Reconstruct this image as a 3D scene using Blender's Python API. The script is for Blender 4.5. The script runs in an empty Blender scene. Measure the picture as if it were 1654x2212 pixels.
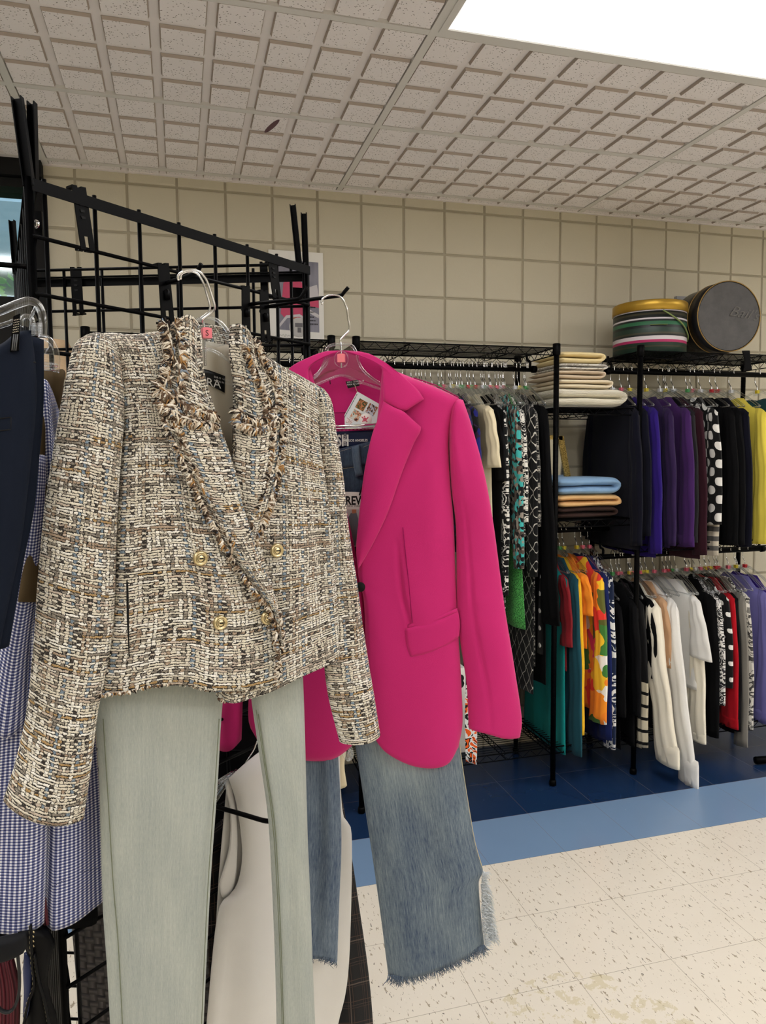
import bpy, math, random
import numpy as np
from mathutils import Vector, Matrix
random.seed(7); rng = np.random.default_rng(7)
PI = math.pi
# ------------------------------------------------------------------ camera
F = 1576.04; YAW, PIT, ROL = .2715, -.0764, -.0092
cy_, sy_, cp_, sp_ = math.cos(YAW), math.sin(YAW), math.cos(PIT), math.sin(PIT)
D = np.array([sy_*cp_, cy_*cp_, sp_]); r0 = np.array([cy_, -sy_, 0.]); u0 = np.cross(r0, D)
RR = r0*math.cos(ROL)+u0*math.sin(ROL); UU = -r0*math.sin(ROL)+u0*math.cos(ROL)
CAM = np.array([0, 0, 1.4796]); FH = np.array([sy_, cy_, 0.])
scene = bpy.context.scene; COL = scene.collection
cam_d = bpy.data.cameras.new('camera'); cam = bpy.data.objects.new('camera', cam_d); COL.objects.link(cam)
cam_d.sensor_fit = 'HORIZONTAL'; cam_d.sensor_width = 36; cam_d.lens = F/1654*36; cam_d.clip_start = .02
mw = Matrix.Identity(4)
for i_ in range(3):
    mw[i_][0] = RR[i_]; mw[i_][1] = UU[i_]; mw[i_][2] = -D[i_]; mw[i_][3] = CAM[i_]
cam.matrix_world = mw; scene.camera = cam
scene.view_settings.view_transform = 'Standard'; scene.view_settings.look = 'None'
scene.view_settings.gamma = 1; scene.view_settings.use_curve_mapping = False
scene.view_settings.exposure = 0.0
# ------------------------------------------------------------------ world + light levels
LENS_POWER = 16.5; SKY_POWER = 1.0
wd = bpy.data.worlds.new('sky'); scene.world = wd; wd.use_nodes = True
bg = wd.node_tree.nodes['Background']; bg.inputs[0].default_value = (.50, .68, .82, 1); bg.inputs[1].default_value = SKY_POWER

# ------------------------------------------------------------------ geometry helpers
def ray(px, py): return D+(px-827)/F*RR-(py-1106)/F*UU
def hit(px, py, n, c):
    n = np.array(n, float); d = ray(px, py); return CAM+d*((c-n@CAM)/(n@d))
def atY(px, py, Y): return hit(px, py, (0, 1, 0), Y)
def atZ(px, py, Z): return hit(px, py, (0, 0, 1), Z)
def atD(px, py, d): r = ray(px, py); return CAM+r*(d/(r@FH))
def pxX(px, py, Y): return atY(px, py, Y)[0]

class Pl:
    """vertical plane standing in the room; s runs along it, z is height, off is distance towards its front"""
    def __init__(s, px0, d0, px1, d1):
        a = r0*(px0-827)/F*d0+FH*d0; b = r0*(px1-827)/F*d1+FH*d1
        s.o = np.array([a[0], a[1], 0]); e = b-a; e[2] = 0; s.e = e/np.linalg.norm(e)
        s.n = np.array([s.e[1], -s.e[0], 0.])
    def hit(s, px, py, off=0.):
        P = hit(px, py, s.n, s.n@s.o+off); return ((P-s.o)@s.e, P[2])
    def pt(s, S, Z, off=0):
        S = np.asarray(S, float); Z = np.asarray(Z, float)
        return s.o+S[..., None]*s.e+np.asarray(off+0*S)[..., None]*s.n+Z[..., None]*np.array([0, 0, 1.])
    def P(s, px, py, off=0):
        a, z = s.hit(px, py, off); return s.pt(a, z, off)
class Loc(Pl):
    """plane given directly: origin, direction"""
    def __init__(s, o, e):
        s.o = np.array([o[0], o[1], 0.]); s.e = np.array([e[0], e[1], 0.]); s.e /= np.linalg.norm(s.e)
        s.n = np.array([s.e[1], -s.e[0], 0.])

class MB:
    def __init__(s): s.v = []; s.f = []; s.uv = []; s.sm = []; s.k = 0
    def add(s, V, Fc, uv=None, smooth=True):
        V = np.asarray(V, float).reshape(-1, 3); n = len(V)
        s.v.append(V); s.uv.append(np.zeros((n, 2)) if uv is None else np.asarray(uv, float).reshape(-1, 2))
        for q in Fc: s.f.append(tuple(int(a)+s.k for a in q)); s.sm.append(smooth)
        s.k += n; return s
    def box(s, c, d, R=None):
        c = np.array(c, float); d = np.array(d, float)/2
        V = np.array([(x, y, z) for x in (-1, 1) for y in (-1, 1) for z in (-1, 1)])*d
        if R is not None: V = V@np.array(R).T
        return s.add(V+c, [(0, 1, 3, 2), (4, 6, 7, 5), (0, 4, 5, 1), (2, 3, 7, 6), (0, 2, 6, 4), (1, 5, 7, 3)],
                     uv=(V[:, :2]+V[:, 2:]*.37), smooth=False)
    def boxmm(s, a, b):
        a = np.array(a, float); b = np.array(b, float); return s.box((a+b)/2, abs(b-a))
    def tube(s, pts, r, n=8, caps=True, flat=1.0, smooth=True, uvr=None):
        P = np.array(pts, float); m = len(P); r = np.broadcast_to(np.asarray(r, float), (m,))
        T = np.gradient(P, axis=0); T /= np.linalg.norm(T, axis=1)[:, None]+1e-12
        up = np.array([0, 0, 1.]) if abs(T[0][2]) < .9 else np.array([1., 0, 0])
        A = np.cross(T[0], up); A /= np.linalg.norm(A); V = []; ang = np.arange(n)/n*2*PI
        for i in range(m):
            A = A-T[i]*(A@T[i]); A /= np.linalg.norm(A)+1e-12; Bv = np.cross(T[i], A)
            V.append(P[i]+r[i]*(np.cos(ang)[:, None]*A+flat*np.sin(ang)[:, None]*Bv))
        Fc = [(i*n+j, i*n+(j+1) % n, (i+1)*n+(j+1) % n, (i+1)*n+j) for i in range(m-1) for j in range(n)]
        if caps: Fc += [tuple(range(n))[::-1], tuple((m-1)*n+j for j in range(n))]
        uv = None
        if uvr is not None: uv = np.tile(np.array(uvr), (m*n, 1))
        return s.add(np.concatenate(V), Fc, uv, smooth)
    def rod(s, a, b, r, n=8): return s.tube([a, b], r, n)
    def lathe(s, prof, c, n=32, axis=None):
        prof = np.array(prof, float); ang = np.arange(n)/n*2*PI; V = []
        for rr_, z in prof: V.append(np.stack([rr_*np.cos(ang), rr_*np.sin(ang), np.full(n, z)], 1))
        V = np.concatenate(V); m = len(prof)
        if axis is not None:
            q = Vector((0, 0, 1)).rotation_difference(Vector(axis)).to_matrix(); V = V@np.array(q).T
        Fc = [(i*n+j, i*n+(j+1) % n, (i+1)*n+(j+1) % n, (i+1)*n+j) for i in range(m-1) for j in range(n)]
        return s.add(V+np.array(c), Fc)
    def prism(s, poly, pl, o0, o1, smooth=False):
        """polygon in (s,z) of plane pl, from offset o0 to o1"""
        poly = np.array(poly, float); n = len(poly)
        V = np.concatenate([pl.pt(poly[:, 0], poly[:, 1], o0), pl.pt(poly[:, 0], poly[:, 1], o1)])
        Fc = [tuple(range(n)), tuple(range(2*n-1, n-1, -1))]+[(i, n+i, n+(i+1) % n, (i+1) % n) for i in range(n)]
        return s.add(V, Fc, uv=np.concatenate([poly, poly]), smooth=smooth)

def link(name, mb, mat, parent=None, sub=None):
    me = bpy.data.meshes.new(name)
    V = np.concatenate(mb.v)
    root = parent
    base = np.zeros(3)
    while root is not None:
        base = base+np.array(root.location); root = root.parent
    me.from_pydata((V-base).tolist(), [], mb.f)
    uvl = me.uv_layers.new(name='UVMap'); UVv = np.concatenate(mb.uv)
    li = np.empty(len(me.loops), dtype=np.int32); me.loops.foreach_get('vertex_index', li)
    uvl.data.foreach_set('uv', UVv[li].astype(np.float32).ravel())
    me.polygons.foreach_set('use_smooth', np.array(mb.sm, dtype=bool))
    me.materials.append(mat); me.update()
    o = bpy.data.objects.new(name, me); COL.objects.link(o)
    if parent is not None: o.parent = parent
    return o
def thing(name, label, cat, loc=(0, 0, 0), group=None):
    o = bpy.data.objects.new(name, None); COL.objects.link(o); o.location = Vector([float(a) for a in loc])
    o.empty_display_size = .05; o['label'] = label; o['category'] = cat
    if group: o['group'] = group
    return o
def tag(o, label, cat, group=None):
    o['label'] = label; o['category'] = cat
    if group: o['group'] = group
    return o
def struct(name, mb, mat, parent=None):
    o = link(name, mb, mat, parent)
    if parent is None: o['kind'] = 'structure'
    return o
def copy_tree(o, loc, rz=0, label=None, group=None, skip='-'):
    r = o.copy(); COL.objects.link(r); r.location = loc; r.rotation_euler = (0, 0, rz)
    if label: r['label'] = label
    if group: r['group'] = group
    for ch in o.children:
        if ch.name.startswith(skip): continue
        c = ch.copy(); COL.objects.link(c); c.parent = r
        for g in ch.children:
            d = g.copy(); COL.objects.link(d); d.parent = c
    return r

def cr(pts, n):
    """smooth curve through points, n+1 samples evenly spaced"""
    P = np.array(pts, float)
    if len(P) == 1: return np.repeat(P, n+1, 0)
    if len(P) > 2:
        Q = np.concatenate([[2*P[0]-P[1]], P, [2*P[-1]-P[-2]]]); out = []
        for i in range(1, len(Q)-2):
            t = np.linspace(0, 1, 14, endpoint=False)[:, None]; a, b, c, d = Q[i-1], Q[i], Q[i+1], Q[i+2]
            out.append(.5*((2*b)+(c-a)*t+(2*a-5*b+4*c-d)*t*t+(3*b-a-3*c+d)*t**3))
        P = np.concatenate(out+[[Q[-2]]])
    L = np.r_[0, np.cumsum(np.linalg.norm(np.diff(P, axis=0), axis=1))]
    if L[-1] < 1e-9: return np.repeat(P[:1], n+1, 0)
    t = np.linspace(0, L[-1], n+1)
    return np.stack([np.interp(t, L, P[:, k]) for k in range(P.shape[1])], 1)
def g_(x, w): return np.ones_like(x) if w <= 0 else np.sqrt(np.clip(1-(1-np.clip(x/w, 0, 1))**2, 0, 1))
def piece(mb, pl, T, B, L, R, nu=24, nv=40, off=0., fr=.01, bk=.01, w=(.5, .5, 0, 0), folds=(), sheet=0, px=True,
          waves=None, bend=None):
    """a piece of cloth bounded by four curves (Coons patch) in plane pl with a front and a back surface"""
    cv = (lambda c, o: [pl.hit(*p, o) for p in c]) if px else (lambda c, o: c)
    hv = [off+(fr*k if (sheet and x <= 0) else (fr*k2 if not sheet else 0)) for x, k, k2 in ((w[2], .7, 0), (w[3], .8, .5), (w[0], 1, 0), (w[1], 1, 0))]
    T = cr(cv(T, hv[0]), 200); B = cr(cv(B, hv[1]), 200); L = cr(cv(L, hv[2]), 200); R = cr(cv(R, hv[3]), 200)
    us = np.linspace(0, 1, nu+1)
    if not sheet: us = .5-.5*np.cos(us*PI)*(.75)-.0; us = (us-us[0])/(us[-1]-us[0])
    vs = np.linspace(0, 1, nv+1)
    f = lambda c, t: np.stack([np.interp(t*200, np.arange(201), c[:, k]) for k in (0, 1)], 1)
    Tu, Bu, Lv, Rv = f(T, us), f(B, us), f(L, vs), f(R, vs)
    U, V = np.meshgrid(us, vs)
    U3, V3 = U[..., None], V[..., None]
    G = (1-V3)*Tu[None]+V3*Bu[None]+(1-U3)*Lv[:, None]+U3*Rv[:, None]
    G -= (1-U3)*(1-V3)*(T[0]+L[0])/2+U3*(1-V3)*(T[-1]+R[0])/2+(1-U3)*V3*(B[0]+L[-1])/2+U3*V3*(B[-1]+R[-1])/2
    W = np.linalg.norm(Rv-Lv, axis=1).mean(); H = np.linalg.norm(Bu-Tu, axis=1).mean()
    prof = g_(U, w[0])*g_(1-U, w[1])*g_(V, w[2])*g_(1-V, w[3])
    fo = np.zeros_like(U)
    for (a0, b0, a1, b1, wd_, am) in folds:
        x, y = U*W, V*H; ax, ay, bx, by = a0*W, b0*H, a1*W, b1*H
        dx, dy = bx-ax, by-ay; t = np.clip(((x-ax)*dx+(y-ay)*dy)/(dx*dx+dy*dy+1e-12), 0, 1)
        d2 = (x-ax-t*dx)**2+(y-ay-t*dy)**2
        fade = np.sin(np.clip(t, .04, .96)*PI)**.5
        fo += am*np.exp(-d2/(wd_*wd_))*fade
    if waves: fo += waves(U, V)
    if bend: fo = fo+bend(U, V)
    if sheet: Fo = off+fr*prof+fo; Bo = Fo-sheet
    else: Fo = off+fr*prof+fo*np.minimum(prof*1.6, 1); Bo = off-bk*prof+.5*fo*np.minimum(prof*1.6, 1)
    A = pl.pt(G[..., 0], G[..., 1], Fo); Cc = pl.pt(G[..., 0], G[..., 1], Bo)
    uv = np.stack([(U-.5)*W, -V*H], -1); m, n = nv+1, nu+1
    idx = lambda i, j: i*n+j
    Ff = [(idx(i, j), idx(i+1, j), idx(i+1, j+1), idx(i, j+1)) for i in range(nv) for j in range(nu)]
    k = m*n
    Fb = [(q[3]+k, q[2]+k, q[1]+k, q[0]+k) for q in Ff]
    ring = [idx(0, j) for j in range(n)]+[idx(i, nu) for i in range(1, m)]+[idx(nv, j) for j in range(nu-1, -1, -1)]+[idx(i, 0) for i in range(nv-1, 0, -1)]
    Fs = [(ring[i], ring[(i+1) % len(ring)], ring[(i+1) % len(ring)]+k, ring[i]+k) for i in range(len(ring))]
    mb.add(np.concatenate([A.reshape(-1, 3), Cc.reshape(-1, 3)]), Ff+Fb+Fs, np.concatenate([uv.reshape(-1, 2), uv.reshape(-1, 2)]))
    return mb
def fringe(mb, pl, curve, n, ln, off, side=1, rad=.0009, spread=.5, px=True, droop=0., jit=.002):
    c = cr([pl.hit(*p, off) for p in curve] if px else curve, 300)
    for i in range(n):
        t = random.random()*299; k = int(t); p = c[k]+(c[k+1]-c[k])*(t-k); d = c[k+1]-c[k]; d = d/(np.linalg.norm(d)+1e-9)
        nn = np.array([d[1], -d[0]])*side; a = random.gauss(0, spread)
        q = nn*math.cos(a)+d*math.sin(a); l = ln*random.uniform(.5, 1.25); q2 = q+d*random.gauss(0, .4)+np.array([0, -droop])
        o = off+random.uniform(-jit, jit); lift = random.uniform(.08, .40)*l
        A = pl.pt(p[0], p[1], o); B1 = pl.pt(p[0]+q[0]*l*.35, p[1]+q[1]*l*.35, o+lift*.8); Bm = pl.pt(p[0]+q[0]*l*.62+d[0]*l*random.gauss(0, .12), p[1]+q[1]*l*.62+d[1]*l*random.gauss(0, .12), o+lift); Cn = pl.pt(p[0]+q[0]*l*.6+q2[0]*l*.38, p[1]+q[1]*l*.6+q2[1]*l*.38, o+lift*.3)
        rr = rad*random.uniform(.6, 1.5)
        mb.tube([A, B1, Bm, Cn], [rr, rr*1.15, rr, rr*.45], 4, True, uvr=(random.random(), random.random()))
    return mb

# ------------------------------------------------------------------ node helpers
class NT:
    def __init__(s, name):
        s.m = bpy.data.materials.new(name); s.m.use_nodes = True; s.t = s.m.node_tree; s.b = s.t.nodes['Principled BSDF']
    def put(s, sock, v):
        if hasattr(v, 'is_output') or isinstance(v, bpy.types.NodeSocket): s.t.links.new(v, sock)
        elif isinstance(v, (tuple, list)) and len(v) == 3 and sock.type == 'RGBA': sock.default_value = (*v, 1)
        else: sock.default_value = v
    def node(s, ty, ins=None, **kw):
        n = s.t.nodes.new(ty)
        for k, v in kw.items(): setattr(n, k, v)
        for k, v in (ins or {}).items(): s.put(n.inputs[k], v)
        return n
    def m_(s, op, a, b=None, c=None, clamp=False):
        n = s.node('ShaderNodeMath', operation=op, use_clamp=clamp); s.put(n.inputs[0], a)
        if b is not None: s.put(n.inputs[1], b)
        if c is not None: s.put(n.inputs[2], c)
        return n.outputs[0]
    def vm(s, op, a, b=None):
        n = s.node('ShaderNodeVectorMath', operation=op); s.put(n.inputs[0], a)
        if b is not None: s.put(n.inputs[1], b)
        return n.outputs[0]
    def uv(s): return s.node('ShaderNodeTexCoord').outputs['UV']
    def ob(s): return s.node('ShaderNodeTexCoord').outputs['Object']
    def sep(s, v):
        n = s.node('ShaderNodeSeparateXYZ'); s.put(n.inputs[0], v); return n.outputs
    def comb(s, x=0, y=0, z=0): return s.node('ShaderNodeCombineXYZ', {0: x, 1: y, 2: z}).outputs[0]
    def map(s, v, sc=(1, 1, 1), rot=(0, 0, 0), loc=(0, 0, 0)):
        return s.node('ShaderNodeMapping', {'Vector': v, 'Scale': sc, 'Rotation': rot, 'Location': loc}).outputs[0]
    def noise(s, v, sc=5, det=2, rough=.5, dist=0):
        n = s.node('ShaderNodeTexNoise', {'Vector': v, 'Scale': sc, 'Detail': det, 'Roughness': rough, 'Distortion': dist}); return n.outputs
    def white(s, v): return s.node('ShaderNodeTexWhiteNoise', {'Vector': v}, noise_dimensions='3D').outputs
    def vor(s, v, sc=5, rand=1, feature='F1'):
        return s.node('ShaderNodeTexVoronoi', {'Vector': v, 'Scale': sc, 'Randomness': rand}, feature=feature).outputs
    def ramp(s, f, st, interp='LINEAR'):
        n = s.node('ShaderNodeValToRGB', {0: f}); r = n.color_ramp; r.interpolation = interp
        while len(r.elements) < len(st): r.elements.new(.5)
        for e, (p, c) in zip(r.elements, st): e.position = p; e.color = (*c, 1)
        return n.outputs[0]
    def mix(s, f, a, b):
        n = s.node('ShaderNodeMix', data_type='RGBA'); s.put(n.inputs[0], f); s.put(n.inputs[6], a); s.put(n.inputs[7], b); return n.outputs[2]
    def bump(s, h, st=.3, dist=.002):
        n = s.node('ShaderNodeBump', {'Strength': st, 'Distance': dist, 'Height': h}); s.t.links.new(n.outputs[0], s.b.inputs['Normal'])
    def out(s, col=None, rough=.8, metal=0., sheen=0., spec=None, **k):
        if col is not None: s.put(s.b.inputs['Base Color'], col)
        s.put(s.b.inputs['Roughness'], rough); s.put(s.b.inputs['Metallic'], metal)
        if sheen: s.b.inputs['Sheen Weight'].default_value = sheen; s.b.inputs['Sheen Roughness'].default_value = .5
        if spec is not None: s.b.inputs['Specular IOR Level'].default_value = spec
        for a, v in k.items(): s.put(s.b.inputs[a.replace('_', ' ')], v)
        return s.m
def lin(r, g, b): return tuple(((c/255)/12.92 if c <= 10 else ((c/255+.055)/1.055)**2.4) for c in (r, g, b))
def flat(name, rgb, rough=.6, metal=0., **k):
    t = NT(name); n = t.noise(t.ob(), 60, 2)[0]
    return t.out(t.mix(t.m_('MULTIPLY', n, .12), rgb, tuple(c*.8 for c in rgb)), rough, metal, **({'spec': .25} | k))
# ------------------------------------------------------------------ materials
def cloth(name, rgb, rough=.9, weave=900, wst=.25, sheen=.05, var=.12):
    t = NT(name); u = t.uv(); n = t.noise(u, 26, 3)[0]; f = t.noise(t.map(u, (weave, weave, 1)), 1, 1)[0]
    c = t.mix(t.m_('MULTIPLY', n, var*2), rgb, tuple(x*.72 for x in rgb)); c = t.mix(t.m_('MULTIPLY', f, .14), c, tuple(min(1, x*1.35+.008) for x in rgb))
    t.bump(f, wst, .0006); return t.out(c, rough, 0, sheen, spec=.12)
def m_tweed():
    t = NT('tweed_weave'); u = t.uv()
    wob = t.noise(u, 160, 2)[1]; wob = t.vm('MULTIPLY', t.vm('SUBTRACT', wob, (.5, .5, .5)), (.0050, .0034, 0))
    w2 = t.vm('MULTIPLY', t.vm('SUBTRACT', t.noise(u, 420, 1)[1], (.5, .5, .5)), (.0032, .0024, 0))
    x, y, _ = t.sep(t.vm('ADD', t.vm('ADD', u, wob), w2))[:3]
    X = t.m_('DIVIDE', x, .0046); Y = t.m_('DIVIDE', y, .0036)
    i = t.m_('FLOOR', X); j = t.m_('FLOOR', Y); fx = t.m_('SUBTRACT', X, i); fy = t.m_('SUBTRACT', Y, j)
    ij = t.white(t.comb(i, j, 3.3))[0]
    par = t.m_('FLOORED_MODULO', t.m_('ADD', i, j), 2)
    flip = t.m_('GREATER_THAN', ij, .70); c = t.m_('MAXIMUM', par, flip)
    cream = lin(230, 222, 204); white = lin(248, 244, 234); grey = lin(140, 132, 120); dark = lin(62, 56, 52); ochre = lin(178, 146, 98)
    blue = lin(124, 142, 158); taupe = lin(172, 150, 128); pinkc = lin(204, 188, 172); black = lin(38, 34, 32)
    ii = t.white(t.comb(i, 1.1, t.m_('FLOOR', t.m_('DIVIDE', j, 9.))))[0]
    jj = t.white(t.comb(7.7, j, t.m_('FLOOR', t.m_('DIVIDE', i, 7.))))[0]
    i2 = t.white(t.comb(i, 5.5, 0))[0]; j2 = t.white(t.comb(9.5, j, 0))[0]
    warp = t.ramp(ii, [(0, dark), (.13, grey), (.34, cream), (.66, taupe), (.80, white)], 'CONSTANT')
    warp = t.mix(t.m_('GREATER_THAN', i2, .86), warp, blue)
    weft = t.ramp(jj, [(0, cream), (.36, white), (.60, pinkc), (.74, grey), (.84, cream)], 'CONSTANT')
    weft = t.mix(t.m_('MULTIPLY', t.m_('GREATER_THAN', j2, .92), t.m_('GREATER_THAN', jj, .35)), weft, ochre)
    weft = t.mix(t.m_('LESS_THAN', j2, .05), weft, taupe)
    col = t.mix(c, warp, weft)
    hw = t.m_('SUBTRACT', 1, t.m_('POWER', t.m_('ABSOLUTE', t.m_('MULTIPLY_ADD', fx, 2, -1)), 2.2))
    hf = t.m_('SUBTRACT', 1, t.m_('POWER', t.m_('ABSOLUTE', t.m_('MULTIPLY_ADD', fy, 2, -1)), 2.2))
    n = t.node('ShaderNodeMix', data_type='FLOAT'); t.put(n.inputs[0], c); t.put(n.inputs[2], hw); t.put(n.inputs[3], hf); h = n.outputs[0]
    hair = t.noise(t.map(u, (900, 500, 1)), 1, 3, .7)[0]
    gap = t.m_('LESS_THAN', t.m_('ADD', h, t.m_('MULTIPLY', hair, .9)), 1.02)
    col = t.mix(gap, col, black)
    col = t.mix(t.m_('MULTIPLY', t.m_('GREATER_THAN', hair, .60), .5), col, white)
    col = t.mix(t.m_('MULTIPLY', t.m_('LESS_THAN', hair, .40), .55), col, dark)
    t.bump(t.m_('MULTIPLY_ADD', hair, .5, h), .9, .0016)
    return t.out(col, .95, 0, .1, spec=.1)
def m_yarn():
    t = NT('fringe_yarn'); x = t.sep(t.uv())[0]
    return t.out(t.ramp(x, [(0, lin(226, 216, 198)), (.20, lin(104, 84, 68)), (.42, lin(178, 160, 138)), (.58, lin(168, 128, 80)), (.65, lin(46, 38, 34)), (.82, lin(240, 232, 218)), (.96, lin(130, 142, 156))], 'CONSTANT'), .95, spec=.1)
def m_denim(name, base, light, streak=(1400, 60), amt=.8, fade=None):
    t = NT(name); u = t.uv(); a = t.noise(t.map(u, (streak[0], streak[1], 1)), 1, 3, .6)[0]; b = t.noise(t.map(u, (90, 1500, 1)), 1, 2)[0]
    l = t.noise(t.map(u, (14, 5, 1)), 1, 3, .55)[0]
    md = t.noise(t.map(u, (380, 16, 1)), 1, 2)[0]
    f = t.m_('ADD', t.m_('MULTIPLY', t.m_('SUBTRACT', a, .5), amt), t.m_('MULTIPLY', t.m_('SUBTRACT', b, .5), amt*.18)); f = t.m_('MULTIPLY_ADD', t.m_('SUBTRACT', md, .5), amt*.55, f)
    f = t.m_('ADD', f, t.m_('MULTIPLY_ADD', l, .8, -.02))
    if fade:
        x, y, _ = t.sep(u)[:3]; cx, cyy, sx, sy, am = fade
        dx = t.m_('DIVIDE', t.m_('SUBTRACT', x, cx), sx); dy = t.m_('DIVIDE', t.m_('SUBTRACT', y, cyy), sy)
        e = t.m_('POWER', 2.718, t.m_('MULTIPLY', t.m_('ADD', t.m_('MULTIPLY', dx, dx), t.m_('MULTIPLY', dy, dy)), -1)); f = t.m_('MULTIPLY_ADD', e, am, f)
    t.bump(a, .25, .0005); return t.out(t.mix(t.m_('ADD', f, 0, clamp=True), base, light), .85, 0, .1, spec=.2)
def m_gingham():
    t = NT('gingham_check'); x, y, _ = t.sep(t.uv())[:3]; p = .0040
    sx = t.m_('LESS_THAN', t.m_('FRACT', t.m_('DIVIDE', x, p)), .55); sy = t.m_('LESS_THAN', t.m_('FRACT', t.m_('DIVIDE', y, p)), .55)
    s = t.m_('MULTIPLY', t.m_('ADD', sx, sy), .5)
    return t.out(t.ramp(s, [(0, lin(236, 236, 238)), (.3, lin(124, 130, 168)), (.8, lin(46, 52, 94))], 'CONSTANT'), .85, 0, .1, spec=.2)
def m_plaid():
    t = NT('dark_plaid'); x, y, _ = t.sep(t.uv())[:3]; c = None; base = lin(15, 14, 17)
    col = base
    for ax in (x, y):
        for p, wd2, o, cc in ((.042, .035, 0, lin(78, 58, 44)), (.042, .03, .18, lin(70, 56, 48)), (.042, .03, .30, lin(62, 48, 40)), (.084, .03, .6, lin(96, 84, 76))):
            fr = t.m_('FRACT', t.m_('ADD', t.m_('DIVIDE', ax, p), o)); col = t.mix(t.m_('MULTIPLY', t.m_('LESS_THAN', fr, wd2), .75), col, cc)
    return t.out(col, .9, 0, .1, spec=.2)
def pat(name, kind, cols, sc=30., th=.5, rough=.85):
    """printed fabrics"""
    t = NT(name); u = t.uv()
    if kind == 'dots':
        x, y, _ = t.sep(t.map(u, (sc, sc, 1), (0, 0, PI/4)))[:3]
        fx = t.m_('SUBTRACT', t.m_('FRACT', x), .5); fy = t.m_('SUBTRACT', t.m_('FRACT', y), .5)
        d = t.m_('SQRT', t.m_('ADD', t.m_('MULTIPLY', fx, fx), t.m_('MULTIPLY', fy, fy))); c = t.mix(t.m_('LESS_THAN', d, th), cols[0], cols[1])
    elif kind == 'blot':
        n = t.noise(u, sc, 1, .5, 1.2)[0]; c = t.ramp(n, [(i_/max(1, len(cols))*.5+.25, cc) for i_, cc in enumerate(cols)], 'CONSTANT')
    elif kind == 'lattice':
        x, y, _ = t.sep(t.vm('ADD', t.map(u, (sc, sc*.7, 1)), t.vm('MULTIPLY', t.noise(u, 30, 1)[1], (.25, .25, 0))))[:3]
        a = t.m_('FRACT', t.m_('ADD', x, y)); b = t.m_('FRACT', t.m_('SUBTRACT', x, y))
        c = t.mix(t.m_('MAXIMUM', t.m_('LESS_THAN', a, th), t.m_('LESS_THAN', b, th)), cols[0], cols[1])
    elif kind == 'stripe':
        y = t.sep(u)[1]; c = t.mix(t.m_('LESS_THAN', t.m_('FRACT', t.m_('MULTIPLY', y, sc)), th), cols[0], cols[1])
    elif kind == 'lowstripe':
        x, y, _ = t.sep(u)[:3]; lo = t.m_('LESS_THAN', y, -.36); c = t.mix(t.m_('MULTIPLY', lo, t.m_('LESS_THAN', t.m_('FRACT', t.m_('MULTIPLY', y, sc)), th)), cols[0], cols[1])
    elif kind == 'petal':
        dv = t.vm('ADD', u, t.vm('MULTIPLY', t.noise(u, 9, 2)[1], (.16, .16, 0))); v = t.vor(t.map(dv, (sc*1.3, sc*.8, 1)), 1); r = t.sep(v[1])[0]; c = t.ramp(r, [(i_/len(cols), cc) for i_, cc in enumerate(cols)], 'CONSTANT')
    elif kind == 'cells':
        v = t.vor(t.map(u, (sc, sc*.7, 1)), 1); r = t.sep(v[1])[0]; c = t.ramp(r, [(i_/len(cols), cc) for i_, cc in enumerate(cols)], 'CONSTANT')
    elif kind == 'lace':
        v = t.vor(u, sc, 1, 'DISTANCE_TO_EDGE')[0]; c = t.mix(t.m_('LESS_THAN', v, .10), cols[1], cols[0]); t.bump(v, .6, .002)
    return t.out(c, rough, 0, .1, spec=.2)
def m_clear(name='clear_plastic', tint=(.93, .95, .97)):
    t = NT(name); nt = t.t; nt.nodes.remove(t.b); tr = t.node('ShaderNodeBsdfTransparent', {0: (*tint, 1)}); gl = t.node('ShaderNodeBsdfGlossy', {0: (1, 1, 1, 1), 'Roughness': .06})
    fr = t.node('ShaderNodeLayerWeight', {0: .45}).outputs['Facing']; f = t.m_('MULTIPLY_ADD', t.m_('POWER', fr, 1.6), .62, .07)
    mx = t.node('ShaderNodeMixShader'); t.put(mx.inputs[0], f); nt.links.new(tr.outputs[0], mx.inputs[1]); nt.links.new(gl.outputs[0], mx.inputs[2])
    nt.links.new(mx.outputs[0], nt.nodes['Material Output'].inputs[0]); return t.m
def m_wall():
    t = NT('painted_block'); n = t.noise(t.ob(), 90, 4, .6)[0]; l = t.noise(t.ob(), 2.2, 3)[0]
    t.bump(n, .35, .003)
    return t.out(t.mix(t.m_('MULTIPLY', l, .45), lin(204, 197, 176), lin(192, 185, 162)), .6, spec=.35)
def m_tile():
    t = NT('ceiling_fissured'); o = t.ob(); v = t.vor(t.map(o, (1, 1.6, 1), (0, 0, .5)), 100)[0]; r = t.noise(o, 30, 2)[0]
    hole = t.m_('MULTIPLY', t.m_('LESS_THAN', v, .20), t.m_('GREATER_THAN', r, .40))
    n = t.noise(o, 160, 3)[0]; t.bump(t.m_('SUBTRACT', n, t.m_('MULTIPLY', hole, 1.5)), .45, .003)
    return t.out(t.mix(hole, lin(244, 239, 239), lin(104, 94, 90)), .95, spec=.1)
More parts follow.
